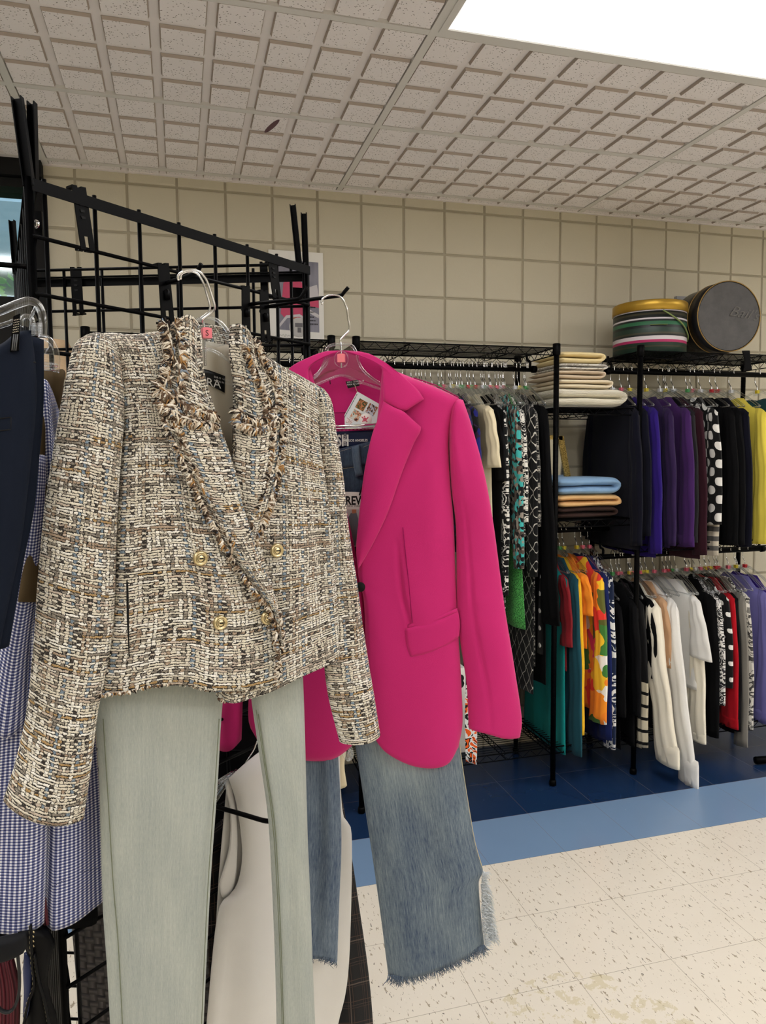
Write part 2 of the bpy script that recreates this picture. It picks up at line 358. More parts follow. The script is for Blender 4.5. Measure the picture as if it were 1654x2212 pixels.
def m_floor():
    t = NT('vinyl_tiles'); o = t.ob(); x, y, _ = t.sep(o)[:3]
    def fleck(sc, rot, th, loc):
        m = t.map(o, (sc, sc*.33, sc), (0, 0, rot), loc); n = t.noise(m, 1, 3, .65, .3)[0]; return t.m_('GREATER_THAN', n, th)
    base = lin(230, 222, 206); c = t.mix(t.noise(o, 8, 3)[0], base, lin(236, 229, 215))
    c = t.mix(t.m_('MULTIPLY', fleck(95, .6, .635, (0, 0, 0)), .85), c, lin(160, 146, 124)); c = t.mix(t.m_('MULTIPLY', fleck(110, -.9, .672, (3, 5, 0)), .9), c, lin(116, 110, 100))
    c = t.mix(t.m_('MULTIPLY', fleck(75, .1, .72, (9, 1, 0)), .4), c, lin(206, 190, 160)); c = t.mix(t.m_('MULTIPLY', fleck(105, 1.9, .69, (2, 8, 0)), .9), c, lin(240, 234, 220))
    st = t.noise(o, 1.7, 5, .7)[0]; dx = t.m_('SUBTRACT', x, .97); dy = t.m_('SUBTRACT', y, 1.50)
    dd = t.m_('SQRT', t.m_('ADD', t.m_('MULTIPLY', dx, dx), t.m_('MULTIPLY', dy, dy))); spot = t.m_('MULTIPLY', t.m_('LESS_THAN', dd, .28), t.m_('GREATER_THAN', t.noise(o, 16, 5, .7)[0], .54))
    c = t.mix(t.m_('MULTIPLY', spot, .5), c, lin(206, 194, 150))
    wf = fleck(150, .4, .735, (4, 4, 0))
    db = t.mix(wf, t.mix(t.noise(o, 5, 4)[0], lin(24, 44, 78), lin(28, 52, 88)), lin(120, 150, 190))
    lb = t.mix(wf, t.mix(t.noise(o, 5, 4)[0], lin(116, 144, 178), lin(122, 150, 184)), lin(170, 196, 220))
    c = t.mix(t.m_('GREATER_THAN', y, 2.345), c, lb); c = t.mix(t.m_('GREATER_THAN', y, 2.650), c, db)
    fx = t.m_('FRACT', t.m_('DIVIDE', t.m_('SUBTRACT', x, .7367-3.048), .3048)); fy = t.m_('FRACT', t.m_('DIVIDE', t.m_('SUBTRACT', y, 2.0405-6.096), .3048))
    seam = t.m_('MAXIMUM', t.m_('LESS_THAN', fx, .006), t.m_('LESS_THAN', fy, .006))
    c = t.mix(t.m_('MULTIPLY', seam, .55), c, lin(120, 106, 84))
    rn = t.noise(o, 9, 3)[0]; return t.out(c, t.m_('MULTIPLY_ADD', rn, .06, .20), spec=.45)
M = {}
M['wall'] = m_wall(); M['tile'] = m_tile(); M['floor'] = m_floor()
M['mortar'] = flat('mortar_paint', lin(172, 164, 144), .8); M['band'] = flat('ceiling_band', lin(242, 236, 234), .95, spec=.1)
M['tbar'] = flat('white_enamel', lin(222, 220, 216), .35)
M['black'] = flat('black_powder_coat', lin(5, 5, 6), .42, spec=.06); M['blackm'] = flat('matte_black', lin(14, 14, 15), .7)
M['chrome'] = flat('chrome', (.82, .83, .84), .14, 1.); M['gold'] = flat('brass_gold', lin(222, 204, 158), .3, 1.)
M['clear'] = m_clear(); M['tweed'] = m_tweed(); M['yarn'] = m_yarn()
M['lining'] = cloth('cream_lining', lin(206, 198, 180), .45, 700, .1, .1)
M['pink'] = cloth('magenta_crepe', lin(196, 40, 112), .85, 1200, .45, .12, .08)
M['sage'] = m_denim('pale_sage_denim', lin(146, 154, 150), lin(196, 200, 190), (1300, 120), .9)
M['denim'] = m_denim('blue_denim', lin(52, 70, 98), lin(142, 156, 166), (1300, 70), 1.25)
M['denimf'] = m_denim('faded_blue_denim', lin(52, 70, 98), lin(150, 164, 168), (1300, 70), 1.25, (-.01, -.115, .060, .07, .55))
M['denimd'] = m_denim('dark_indigo_denim', lin(24, 34, 52), lin(78, 96, 116), (1300, 150), 1.2)
M['ging'] = m_gingham(); M['plaid'] = m_plaid()
M['navy'] = cloth('navy_suiting', lin(17, 24, 38), .8, 1200, .2, .0); M['blk'] = cloth('black_fabric', lin(8, 8, 10), .9, 900, .2, .0)
M['blk2'] = cloth('soft_black_fabric', lin(13, 13, 15), .85, 900, .2, .0)
M['white'] = cloth('white_crepe', lin(218, 216, 211), .55, 900, .1, .1); M['sageseam'] = flat('sage_seam', lin(118, 124, 104), .85); M['denimb'] = m_denim('belt_loop_denim', lin(44, 60, 82), lin(108, 126, 142), (1300, 150), 1.2); M['thread'] = flat('pale_thread', lin(196, 186, 150), .8)
M['pinkpl'] = flat('pink_plastic', lin(240, 130, 140), .35); M['paper'] = flat('white_card', lin(236, 234, 228), .6)
M['ink'] = flat('black_ink', lin(18, 18, 20), .6); M['whiteink'] = flat('pale_ink', lin(214, 214, 210), .5); M['satin'] = flat('black_satin_label', lin(10, 10, 11), .3)
M['navylbl'] = flat('navy_label', lin(20, 32, 66), .4)

# ------------------------------------------------------------------ the room
WY = 3.3375; CZ = 2.68; X0, X1, Y0 = -3.2, 6.4, -3.9; WX = -.50; BK = .2032; GX = -.3808
mb = MB(); mb.add([(X0, Y0, 0), (X1, Y0, 0), (X1, WY+.2, 0), (X0, WY+.2, 0), (X0, Y0, -.1), (X1, Y0, -.1), (X1, WY+.2, -.1), (X0, WY+.2, -.1)],
       [(0, 1, 2, 3), (7, 6, 5, 4), (0, 4, 5, 1), (1, 5, 6, 2), (2, 6, 7, 3), (3, 7, 4, 0)], smooth=False)
struct('floor', mb, M['floor'])
# block wall: each block face stands 4 mm proud of the joints
mb = MB(); k0 = math.floor((WX-GX)/BK)
for k in range(k0, 34):
    for j in range(0, 14):
        xa, xb = GX+k*BK+.005, GX+(k+1)*BK-.005; za, zb = j*BK-.0066+.005, (j+1)*BK-.0066-.005
        xa = max(xa, WX); zb = min(zb, CZ+.02)
        if xb > X1: xb = X1
        if xb-xa < .01 or zb-za < .01: continue
        dz = random.uniform(-.0012, .0012); c = .0045; e = .007
        V = [(xa, WY+.006, za), (xb, WY+.006, za), (xb, WY+.006, zb), (xa, WY+.006, zb), (xa+.001, WY+c-.003, za+.001), (xb-.001, WY+c-.003, za+.001), (xb-.001, WY+c-.003, zb-.001), (xa+.001, WY+c-.003, zb-.001),
             (xa+e, WY+dz, za+e), (xb-e, WY+dz, za+e), (xb-e, WY+dz, zb-e), (xa+e, WY+dz, zb-e)]
        mb.add(V, [(0, 1, 5, 4), (1, 2, 6, 5), (2, 3, 7, 6), (3, 0, 4, 7), (4, 5, 9, 8), (5, 6, 10, 9), (6, 7, 11, 10), (7, 4, 8, 11), (8, 9, 10, 11)], smooth=False)
wb = struct('wall_back', mb, M['wall'])
j_ = MB(); j_.boxmm((WX, WY+.0055, 0), (X1, WY+.2, CZ+.12)); j_.boxmm((X0, WY+.0055, 0), (WX, WY+.2, .88)); struct('wall_back_joints', j_, M['mortar'], wb)
mb = MB(); mb.boxmm((X0-.1, Y0, 0), (X0, WY+.2, CZ+.12)); struct('wall_left', mb, M['wall'])
mb = MB(); mb.boxmm((X1, Y0, 0), (X1+.1, WY+.2, CZ+.12)); struct('wall_right', mb, M['wall'])
mb = MB(); mb.boxmm((X0, Y0-.1, 0), (X1, Y0, CZ+.12)); struct('wall_front', mb, M['wall'])
# ceiling: scored tiles in a T grid
CX, CYt = .7323, 3.2715; P6 = .1524
lights = []
for a in range(-2, 3):
    for b in range(0, 4): lights.append((CX+a*2.4384, CYt-2*.6096-b*1.2192))  # one panel in view; unseen ones added in close rows to brighten the room
def in_light(x, y, pad=0): return any(lx-pad < x < lx+1.2192+pad and ly-.6096-pad < y < ly+pad for lx, ly in lights)
me_ = MB(); mb = MB(); nx0 = math.floor((X0-CX)/P6); nx1 = math.ceil((X1-CX)/P6); ny = math.ceil((CYt-Y0)/P6)
for i in range(nx0, nx1):
    for j in range(-1, ny):
        xc, yc = CX+(i+.5)*P6, CYt-(j+.5)*P6
        if in_light(xc, yc): continue
        xa, xb, ya, yb = max(X0, xc-P6/2), min(X1, xc+P6/2), max(Y0, yc-P6/2), min(WY+.01, yc+P6/2)
        if xb <= xa or yb <= ya: continue
        h = .0127; e = .0035
        if j == -1: pa, pb = (xc-P6/2+h, xc+P6/2-h), (CYt+h, WY+.01)
        else: pa, pb = (xc-P6/2+h, xc+P6/2-h), (yc-P6/2+h, yc+P6/2-h)
        t0, t1 = CZ+.008, CZ-.001
        Q = [(pa[0], pb[0]), (pa[1], pb[0]), (pa[1], pb[1]), (pa[0], pb[1])]; q = [(pa[0]+e, pb[0]+e), (pa[1]-e, pb[0]+e), (pa[1]-e, pb[1]-e), (pa[0]+e, pb[1]-e)]
        mb.add([(x, y, t1) for x, y in q], [(0, 3, 2, 1)], smooth=False)
        me_.add([(x, y, t0) for x, y in Q]+[(x, y, t1) for x, y in q], [(0, 4, 5, 1), (1, 5, 6, 2), (2, 6, 7, 3), (3, 7, 4, 0)], smooth=False)
ce = struct('ceiling', mb, M['tile']); struct('ceiling_tile_edges', me_, flat('raw_tile_edge', lin(182, 170, 160), .95), ce)
mb = MB()
# band plane with openings for the lights: strips
ys = sorted({Y0, WY+.2}|{v for _, ly in lights for v in (ly, ly-.6096)}); xs = sorted({X0, X1}|{v for lx, _ in lights for v in (lx, lx+1.2192)})
ys = [v for v in ys if Y0 <= v <= WY+.2]; xs = [v for v in xs if X0 <= v <= X1]
for a, b in zip(xs[:-1], xs[1:]):
    for c, d in zip(ys[:-1], ys[1:]):
        if not in_light((a+b)/2, (c+d)/2): mb.boxmm((a, c, CZ+.009), (b, d, CZ+.05))
struct('ceiling_bands', mb, M['band'], ce)
mb = MB()
for i in range(-4, 6):
    x = CX+i*1.2192
    if X0 < x < X1: mb.boxmm((x-.012, Y0, CZ-.003), (x+.012, WY, CZ+.03))
for j in range(0, 13):
    y = CYt-j*.6096
    if y > Y0: mb.boxmm((X0, y-.012, CZ-.0024), (X1, y+.012, CZ+.03))
struct('ceiling_grid', mb, M['tbar'], ce)
mb = MB(); mb.boxmm((WX, WY-.016, CZ-.004), (X1, WY+.02, CZ+.03)); struct('ceiling_edge_angle', mb, M['band'], ce)
mb = MB(); c = atZ(587, 272, CZ); mb.lathe([(0, -.0016), (.9, -.0016), (1, 0)], (0, 0, 0), 24)
V = mb.v[0]*np.array([.011, .062, 1]); ang = .30
mb.v[0] = np.stack([V[:, 0]*math.cos(ang)-V[:, 1]*math.sin(ang)+c[0], V[:, 0]*math.sin(ang)+V[:, 1]*math.cos(ang)+c[1], V[:, 2]+CZ-.0012], 1)
struct('ceiling_stain', mb, flat('brown_stain', lin(110, 84, 90), .9), ce)
# lens material
t = NT('prismatic_lens'); o = t.ob(); x, y, _ = t.sep(o)[:3]
wv = t.m_('MULTIPLY', t.m_('SINE', t.m_('MULTIPLY', t.m_('ADD', x, y), 900)), t.m_('SINE', t.m_('MULTIPLY', t.m_('SUBTRACT', x, y), 900)))
ed_ = t.m_('MINIMUM', t.m_('MINIMUM', x, t.m_('SUBTRACT', 1.2192, x)), t.m_('MINIMUM', t.m_('MULTIPLY', y, -1), t.m_('ADD', y, .6096))); ed_ = t.m_('MULTIPLY_ADD', t.m_('POWER', t.m_('MULTIPLY', t.m_('SUBTRACT', ed_, .03), 7., clamp=True), 1.5), .93, .07); dim = t.m_('MULTIPLY', t.m_('MULTIPLY_ADD', wv, .16, .84), ed_); tube_ = t.m_('MULTIPLY_ADD', t.m_('COSINE', t.m_('MULTIPLY', t.m_('SUBTRACT', y, 0.0), 2*PI/.2)), .18, .82)
t.b.inputs['Base Color'].default_value = (.8, .8, .78, 1); t.b.inputs['Emission Color'].default_value = (1, .985, .985, 1)
t.put(t.b.inputs['Emission Strength'], t.m_('MULTIPLY', t.m_('MULTIPLY', dim, tube_), LENS_POWER)); t.b.inputs['Roughness'].default_value = .3; M['lens'] = t.m
mbl = MB(); mbl.boxmm((.030, -.6096+.030, -.002), (1.2192-.030, -.030, .004)); mbf = MB()
for (a, b) in (((.012, -.6096+.012), (1.2072, -.6096+.032)), ((.012, -.032), (1.2072, -.012)), ((.012, -.6096+.032), (.032, -.032)), ((1.2192-.032, -.6096+.032), (1.2072, -.032))):
    mbf.boxmm((*a, -.006), (*b, .012))
mbf.boxmm((.012, -.5976, .06), (1.2072, -.012, .062))
for n_, (lx, ly) in enumerate(lights):
    if n_ == 0:
        proto = thing('ceiling_light', 'fluorescent troffer', 'light', (0, 0, 0)); link('diffuser', mbl, M['lens'], proto); link('frame', mbf, M['tbar'], proto); first = proto; first.location = (lx, ly, CZ); r = first
    else: r = copy_tree(first, (lx, ly, CZ))
    vis = abs(lx-CX) < .01 and n_ % 4 == 0
    if vis: r['label'] = 'lit fluorescent ceiling panel with a prismatic lens at the top right'
    else: r['label'] = 'fluorescent ceiling panel out of view over the rest of the room'; r['group'] = 'ceiling panels behind the camera and to the sides'
# window at the left of the back wall
mb = MB(); mb.boxmm((X0, WY, CZ-.05), (WX-.12, WY+.1, CZ-.01)); 
H1 = atY(0, 384, WY)[2]; H0 = atY(10, 407, WY)[2]
w = MB(); w.boxmm((X0, WY-.05, H1), (WX, WY+.12, CZ)); w.boxmm((X0, WY-.03, H0), (WX, WY+.12, H1-.006)); w.boxmm((WX-.045, WY-.04, .9), (WX, WY+.12, H0)); 
ws = atY(10, 642, WY)[2]; w.boxmm((X0, WY-.02, ws-.05), (WX, WY+.12, ws)); w.boxmm((X0, WY+.01, .88), (WX, WY+.10, ws-.05))
for x in (-2.0,): w.boxmm((x-.025, WY-.03, .9), (x+.025, WY+.12, H0))
win = struct('window_1', w, M['blackm'])
g = MB(); g.boxmm((X0, WY+.05, .9), (WX, WY+.056, H0)); struct('window_pane', g, m_clear('window_glass', (.86, .95, .97)), win)
# outside
o_ = MB(); o_.boxmm((-14, WY+.5, -.5), (10, 24, -.3)); link_o = struct('ground', o_, flat('grass_ground', lin(96, 130, 70), .9))
zt = 2.55
ca = MB(); ca.boxmm((-12, WY+6, 3.95), (4, WY+9, 4.4)); ca.boxmm((-12, WY+5.9, 3.74), (4, WY+6.1, 4.05))
tag(link('canopy', ca, flat('pale_canopy', lin(206, 212, 212), .8)), 'pale grey canopy seen outside through the window on the left', 'canopy')
he = MB(); 
for _ in range(5200):
    c = np.array([random.uniform(-7, .5), WY+random.uniform(4.2, 5.2), random.uniform(1.2, 3.30)]); a = random.uniform(0, 6.3); l = .07
    d1 = np.array([math.cos(a), math.sin(a)*.4, random.uniform(-.5, .5)])*l; d2 = np.array([-math.sin(a)*.5, .2, random.uniform(.3, .9)])*l
    he.add([c-d1, c-d2*.4, c+d1, c+d2], [(0, 1, 2, 3)], uv=[(random.random(), 0)]*4, smooth=False)
for k in range(8): he.rod((-6.6+k*.9, WY+4.7, -.4), (-6.6+k*.9, WY+4.7, 3), .04, 6)
t = NT('leaves'); M['leaf'] = t.out(t.ramp(t.sep(t.uv())[0], [(0, lin(90, 150, 70)), (.5, lin(150, 196, 90)), (.8, lin(190, 214, 120))]), .6)
tag(link('hedge', he, M['leaf']), 'bright green leafy hedge outside the window at far left', 'hedge')
# ------------------------------------------------------------------ three sided grid rack
RZ = 1.858; B0 = (-.165, 1.106); bd = (.0587, .0486); C0 = (-.211, 1.614); cd = (.0732, -.0202)
PA = (B0[0]-.3*bd[0], B0[1]-.3*bd[1]); PB = (B0[0]+7.1*bd[0], B0[1]+7.1*bd[1]); PC = (C0[0]-1.25*cd[0], C0[1]-1.25*cd[1])
rack = thing('grid_rack', 'black three-sided wire grid clothing rack holding the tweed and magenta jackets', 'clothing rack', ((PA[0]+PB[0]+PC[0])/3, (PA[1]+PB[1]+PC[1])/3, 0))
def grid_panel(p0, p1, rods, off, rail=.016, drop=.007):
    p0 = np.array(p0); p1 = np.array(p1); e = (p1-p0)/np.linalg.norm(p1-p0); n = np.array([e[1], -e[0]])*off
    m = MB()
    for (x, y) in rods: m.tube([(x, y, .02), (x, y, RZ)], .0031, 8)
    for p in (p0, p1): m.tube([(p[0], p[1], .0), (p[0], p[1], RZ-.004)], .0062, 8)
    z = RZ-.081
    while z > .04:
        m.tube([(p0[0]+n[0], p0[1]+n[1], z), (p1[0]+n[0], p1[1]+n[1], z)], .0029, 8); z -= .0757
    o = link('grid_panel', m, M['black'], rack)
    r = MB(); a = math.atan2(e[1], e[0]); R = np.array([[math.cos(a), -math.sin(a), 0], [math.sin(a), math.cos(a), 0], [0, 0, 1]])
    c = (p0+p1)/2; L = np.linalg.norm(p1-p0)
    for dz, hh, th, oo in ((-drop-rail/2, rail, .0018, 1.6), (-drop, .0018, .009, 0), ):
        r.box((c[0]+n[0]*oo, c[1]+n[1]*oo, RZ+dz), (L, th, hh), R)
    link('top_rail', r, M['black'], o)
    return o
grid_panel(PA, PB, [(B0[0]+i*bd[0], B0[1]+i*bd[1]) for i in range(0, 8)], .006)
o = grid_panel(PB, PC, [(C0[0]+i*cd[0], C0[1]+i*cd[1]) for i in range(-1, 7)], .006, .016, .016)
m = MB(); m.tube([(PB[0], PB[1], RZ-.001), (PC[0], PC[1], RZ-.001)], .0029, 8); link('top_wire', m, M['black'], rack)
av = (np.array(PC)-np.array(PA)); 
grid_panel(PA, PC, [tuple(np.array(PA)+av*(k+.5)/7) for k in range(7)], .006)
def chan(a, b, w_=.011, d_=.008):
    m = MB(); a = np.array(a); b = np.array(b); T = (b-a)/np.linalg.norm(b-a)
    s = r0-T*(r0@T); s /= np.linalg.norm(s); q = np.cross(T, s)
    for o0, ww, dd in ((0, w_, .0016), ):
        for (cs, cq, ws, wq) in ((0, d_/2, w_, .0016), (-w_/2, 0, .0016, d_), (w_/2, 0, .0016, d_)):
            V = []
            for P in (a, b):
                for u_, v_ in ((-1, -1), (1, -1), (1, 1), (-1, 1)): V.append(P+s*(cs+u_*ws/2)+q*(cq+v_*wq/2))
            m.add(V, [(0, 1, 2, 3), (7, 6, 5, 4), (0, 4, 5, 1), (1, 5, 6, 2), (2, 6, 7, 3), (3, 7, 4, 0)], smooth=False)
    link('sign_holder', m, M['black'], rack)
dA = float(np.array([*PA, 0])@FH); dB = float(np.array([*PB, 0])@FH); dC = float(np.array([*PC, 0])@FH)
chan(atD(63, 402, dA-.004), atD(37, 210, dA-.004), .0125); chan(atD(73, 396, dA+.012), atD(69, 221, dA+.012), .0085, .01)
chan(atD(35, 592, dC), atD(26, 476, dC), .0095); chan(atD(646, 574, dB-.006), atD(632, 442, dB-.006), .010); chan(atD(661, 590, dB+.01), atD(656, 460, dB+.01), .010)
m = MB(); c = atD(76, 484, dA+.03); m.lathe([(0, .004), (.004, .0035), (.0065, .001), (.0065, 0)], c, 14, -FH); link('bolt', m, M['chrome'], rack)
m = MB(); c = atD(80, 484, dA+.04); m.box(c, (.014, .006, .034)); link('corner_clip', m, M['black'], rack); m = MB(); c2 = atD(645, 636, dB+.02); m.box(c2, (.024, .003, .026)); link('corner_clip', m, M['black'], rack)
PLAB = Loc(PA, (bd[0], bd[1])); PLBC = Loc(PC, (cd[0], cd[1]))
def faceout(poly, label, arm=None, pl=PLAB, off=.007, slots=True, group=None):
    pts = [pl.hit(*p) for p in poly]; c = pl.pt(sum(p[0] for p in pts)/4, sum(p[1] for p in pts)/4, 0)
    t_ = thing('faceout_hook' if arm else 'hook_plate', label, 'hook' if arm else 'bracket', c, group)
    a, b, c_, d = [np.array(p) for p in pts]
    f = lambda u, v: tuple((a*(1-u)+b*u)*(1-v)+(d*(1-u)+c_*u)*v)
    m = MB()
    # plate with a slot at the foot and two prongs at each end
    m.prism([f(0, 0), f(1, 0), f(1, .80), f(0, .80)], pl, off, off+.002)
    m.prism([f(0, .80), f(.36, .80), f(.36, 1.0), f(0, 1.0)], pl, off, off+.002); m.prism([f(.64, .80), f(1, .80), f(1, 1), f(.64, 1)], pl, off, off+.002)
    for u in (0, .64):
        m.prism([f(u, -.03), f(u+.36, -.03), f(u+.36, .01), f(u, .01)], pl, -.006, off+.002); m.prism([f(u, .99), f(u+.36, .99), f(u+.36, 1.03), f(u, 1.03)], pl, -.006, off+.002)
        m.prism([f(u+.1, .98), f(u+.26, .98), f(u+.2, 1.06), f(u-.1, 1.05)], pl, off-.004, off)
    link('plate', m, M['black'], t_)
    if slots:
        m = MB()
        for v in (.25, .36, .47): m.prism([f(.3, v), f(.62, v+.01), f(.6, v+.045), f(.34, v+.05)], pl, off+.0015, off+.0032)
        link('slot', m, M['blackm'], t_)
    if arm:
        m = MB(); P = [atD(*p) for p in arm]; q = [np.array(x) for x in P]
        m.tube(cr(q, 24), .0032, 10); st = pl.pt(*f(.5, .32), off+.004); en = pl.pt(*f(.5, .62), off+.004); m.tube([q[0], st*.4+en*.6, en], [.0035, .005, .005], 8); link('arm', m, M['black'], t_)
    return t_
faceout([(148, 405), (178, 412), (197, 541), (167, 536)], 'armless black hook plate at the left end of the near top rail')
faceout([(333, 573), (357, 574), (369, 694), (342, 696)], 'black faceout hook carrying the tweed jacket', [(352, 618, 1.20), (358, 612, 1.18), (392, 601, 1.12), (420, 591, 1.065), (427, 585, 1.05), (434, 571, 1.04)], slots=False)
faceout([(515, 621), (532, 622), (533, 726), (516, 723)], 'empty black faceout hook, the shorter of the two beside the poster', [(524, 668, 1.34), (532, 659, 1.33), (600, 650, 1.28), (642, 646, 1.25), (651, 640, 1.25), (664, 619, 1.25)], slots=False)
faceout([(554, 630), (572, 632), (577, 736), (557, 734)], 'black faceout hook carrying the magenta blazer', [(563, 672, 1.37), (573, 664, 1.36), (650, 650, 1.31), (730, 639, 1.25), (739, 635, 1.245), (752, 621, 1.24)], slots=False)
faceout([(570, 556), (589, 561), (600, 645), (582, 641)], 'armless black hook plate near the right end of the near top rail')
faceout([(155, 582), (179, 582), (184, 676), (161, 678)], 'armless black hook plate on the left of the rear grid panel', pl=PLBC)
faceout([(562, 570), (579, 570), (581, 650), (565, 650)], 'armless black hook plate on the rear grid panel in front of the poster', pl=PLBC)
# waterfall arms at the far left and low in the middle
m = MB(); m.tube(cr([atD(-60, 566, .98), atD(20, 573, 1.0), atD(58, 577, 1.03), atD(72, 592, 1.08), atD(76, 640, 1.12), atD(76, 720, 1.12)], 30), .0036, 8)
tag(link('waterfall_arm', m, M['black']), 'black bent rod reaching from the grid rack to the left edge', 'hook')
m = MB(); m.tube(cr([atD(415, 1728, 1.24), atD(460, 1741, 1.215), atD(520, 1758, 1.18), atD(560, 1770, 1.155), atD(572, 1773, 1.148), atD(581, 1774, 1.155), atD(586, 1775, 1.165)], 30), .0040, 8)
tag(link('rail_arm', m, M['black']), 'short bent black rod low between the legs of the pale sage jeans', 'hook')

# ------------------------------------------------------------------ wire shelving
SY0, SY1 = 2.852, 3.225; RODY = 3.04
def wire_shelf(x0, x1, y0, y1, z, h=.030):
    m = MB(); r = .0027
    for zz, rr in ((z, .0032), (z-h, .0027)):
        for a, b in (((x0, y0), (x1, y0)), ((x1, y0), (x1, y1)), ((x1, y1), (x0, y1)), ((x0, y1), (x0, y0))): m.rod((*a, zz), (*b, zz), rr, 6)
    def zig(a, b, n):
        a = np.array(a); b = np.array(b); m.tube([(*(a+(b-a)*i/n), z if i % 2 == 0 else z-h) for i in range(n+1)], .0018, 5)
    nx = max(4, int((x1-x0)/.034)); ny = max(4, int((y1-y0)/.034))
    zig((x0, y0), (x1, y0), nx); zig((x0, y1), (x1, y1), nx); zig((x0, y0), (x0, y1), ny); zig((x1, y0), (x1, y1), ny)
    for k in range(1, 4 if x1-x0 > .6 else 2):
        x = x0+(x1-x0)*k/(4 if x1-x0 > .6 else 2); zig((x, y0), (x, y1), ny); m.rod((x, y0, z-h), (x, y1, z-h), .0022, 5); m.rod((x, y0, z-.003), (x, y1, z-.003), .0022, 5)
    y = y0+.02
    while y < y1-.01: m.rod((x0, y, z+.002), (x1, y, z+.002), .0016, 5); y += .0235
    return m
def unit(x0, x1, label, shelves, rods, zt=1.948):
    u = thing('wire_shelving_unit', label, 'shelving unit', ((x0+x1)/2, (SY0+SY1)/2, 0))
    for x in (x0, x1):
        for y in (SY0, SY1):
            m = MB(); m.tube([(x, y, .02), (x, y, zt-.03)], .0118, 12)
            m.tube([(x, y, zt-.045), (x, y, zt-.04), (x, y, zt+.004), (x, y, zt+.006)], [.013, .0165, .0165, .012], 12)
            for z in np.arange(.1, zt-.05, .0254): m.tube([(x, y, z), (x, y, z+.0015)], .0124, 10, False)
            m.tube([(x, y, 0), (x, y, .004), (x, y, .02), (x, y, .028)], [.012, .016, .016, .0125], 12); link('post', m, M['black'], u)
    for z in shelves: link('shelf', wire_shelf(x0+.008, x1-.008, SY0+.004, SY1-.004, z), M['black'], u)
    for (z, a, b) in rods:
        m = MB(); m.tube([(a, RODY, z), (b, RODY, z)], .0125, 12); m.tube([(b-.02, RODY, z), (b, RODY, z)], .0165, 12)
        m.tube([(a, RODY, z), (a+.02, RODY, z)], .0165, 12); rd = link('hanging_rod', m, M['black'], u)
        up = min([s for s in shelves if s > z]+[z+.08])
        m = MB()
        for x in (a+.03, b-.03): m.tube(cr([(x, RODY, z), (x+.001, RODY, (z+up)/2), (x-.012, RODY, up-.03), (x-.012, RODY+.01, up)], 8), .006, 6)
        link('bracket', m, M['black'], rd)
    return u
unit(-.31, .59, 'black wire shelving unit behind the grid rack, partly hidden', [1.935, .175], [(1.862, -.27, .55)])
unit(.690, 1.572, 'black wire shelving unit with a rail of black and printed dresses', [1.935, .175], [(1.866, .73, 1.572)])
unit(1.986, 2.870, 'black wire shelving unit at the right with two round hat boxes on top', [1.935, 1.065, .175], [(1.866, 1.93, 2.98), (.992, 1.90, 2.86)], 1.955)
for z, lb in ((1.682, 'short black wire shelf carrying folded cream knitwear'), (1.190, 'short black wire shelf carrying folded blue and tan trousers'), (.175, 'lowest short black wire shelf between the two units, empty')):
    m = wire_shelf(1.586, 1.972, SY0+.004, SY1-.004, z); tag(link('wire_shelf', m, M['black']), lb, 'shelf')
m = MB(); m.tube([(1.575, RODY, 1.128), (1.975, RODY, 1.128)], .0125, 12); tag(link('hanging_rod', m, M['black']), 'short black hanging rod between the units with the bright tops', 'clothes rail')

# ------------------------------------------------------------------ hangers and hung garments (side on)
tabs = [flat('tab_'+n, c, .4) for n, c in (('pink', lin(240, 120, 140)), ('yellow', lin(236, 214, 70)), ('green', lin(90, 170, 100)), ('red', lin(200, 50, 60)), ('white', lin(230, 230, 230)))]
SP = Loc((0, 0), (0, -1))      # s towards the room, z up, front = -X
def mk_hanger():
    h = thing('clothes_hanger', 'hanger', 'hanger')
    m = MB(); pts = [(-.0, -.014, -.003)]
    a = [(0, .016*math.cos(t), .016*math.sin(t)) for t in np.linspace(PI*1.15, 0, 10)]
    m.tube(cr([(0, -.018, -.012)]+[(0, -p[1]*-1, p[2]) for p in a]+[(0, .018, -.05), (0, .003, -.075), (0, 0, -.10)], 26), .0021, 6); link('hook', m, M['chrome'], h)
    m = MB(); m.tube(cr([(0, -.19, -.185), (0, -.10, -.132), (0, 0, -.095), (0, .10, -.132), (0, .19, -.185)], 20), .004, 6, flat=1.6); m.tube([(0, -.19, -.185), (0, .19, -.185)], .0025, 6)
    m.box((0, 0, -.108), (.003, .05, .022)); link('arms', m, M['clear'], h)
    return h
hproto = mk_hanger(); hused = [False]
def hanger(x, z, yaw, label, group, tab=None):
    if not hused[0]: r = hproto; r.location = (x, RODY, z+.0); r.rotation_euler = (0, 0, yaw); r['label'] = label; r['group'] = group; hused[0] = True
    else: r = copy_tree(hproto, (x, RODY, z), yaw, label, group, 'size_tab')
    return r
tab_me = {}
def size_tab(r, k):
    if k not in tab_me:
        m = MB(); m.box((0, 0, -.098), (.014, .018, .016)); o = link('size_tab', m, tabs[k]); tab_me[k] = o.data; o.parent = r; return
    o = bpy.data.objects.new('size_tab', tab_me[k]); COL.objects.link(o); o.parent = r
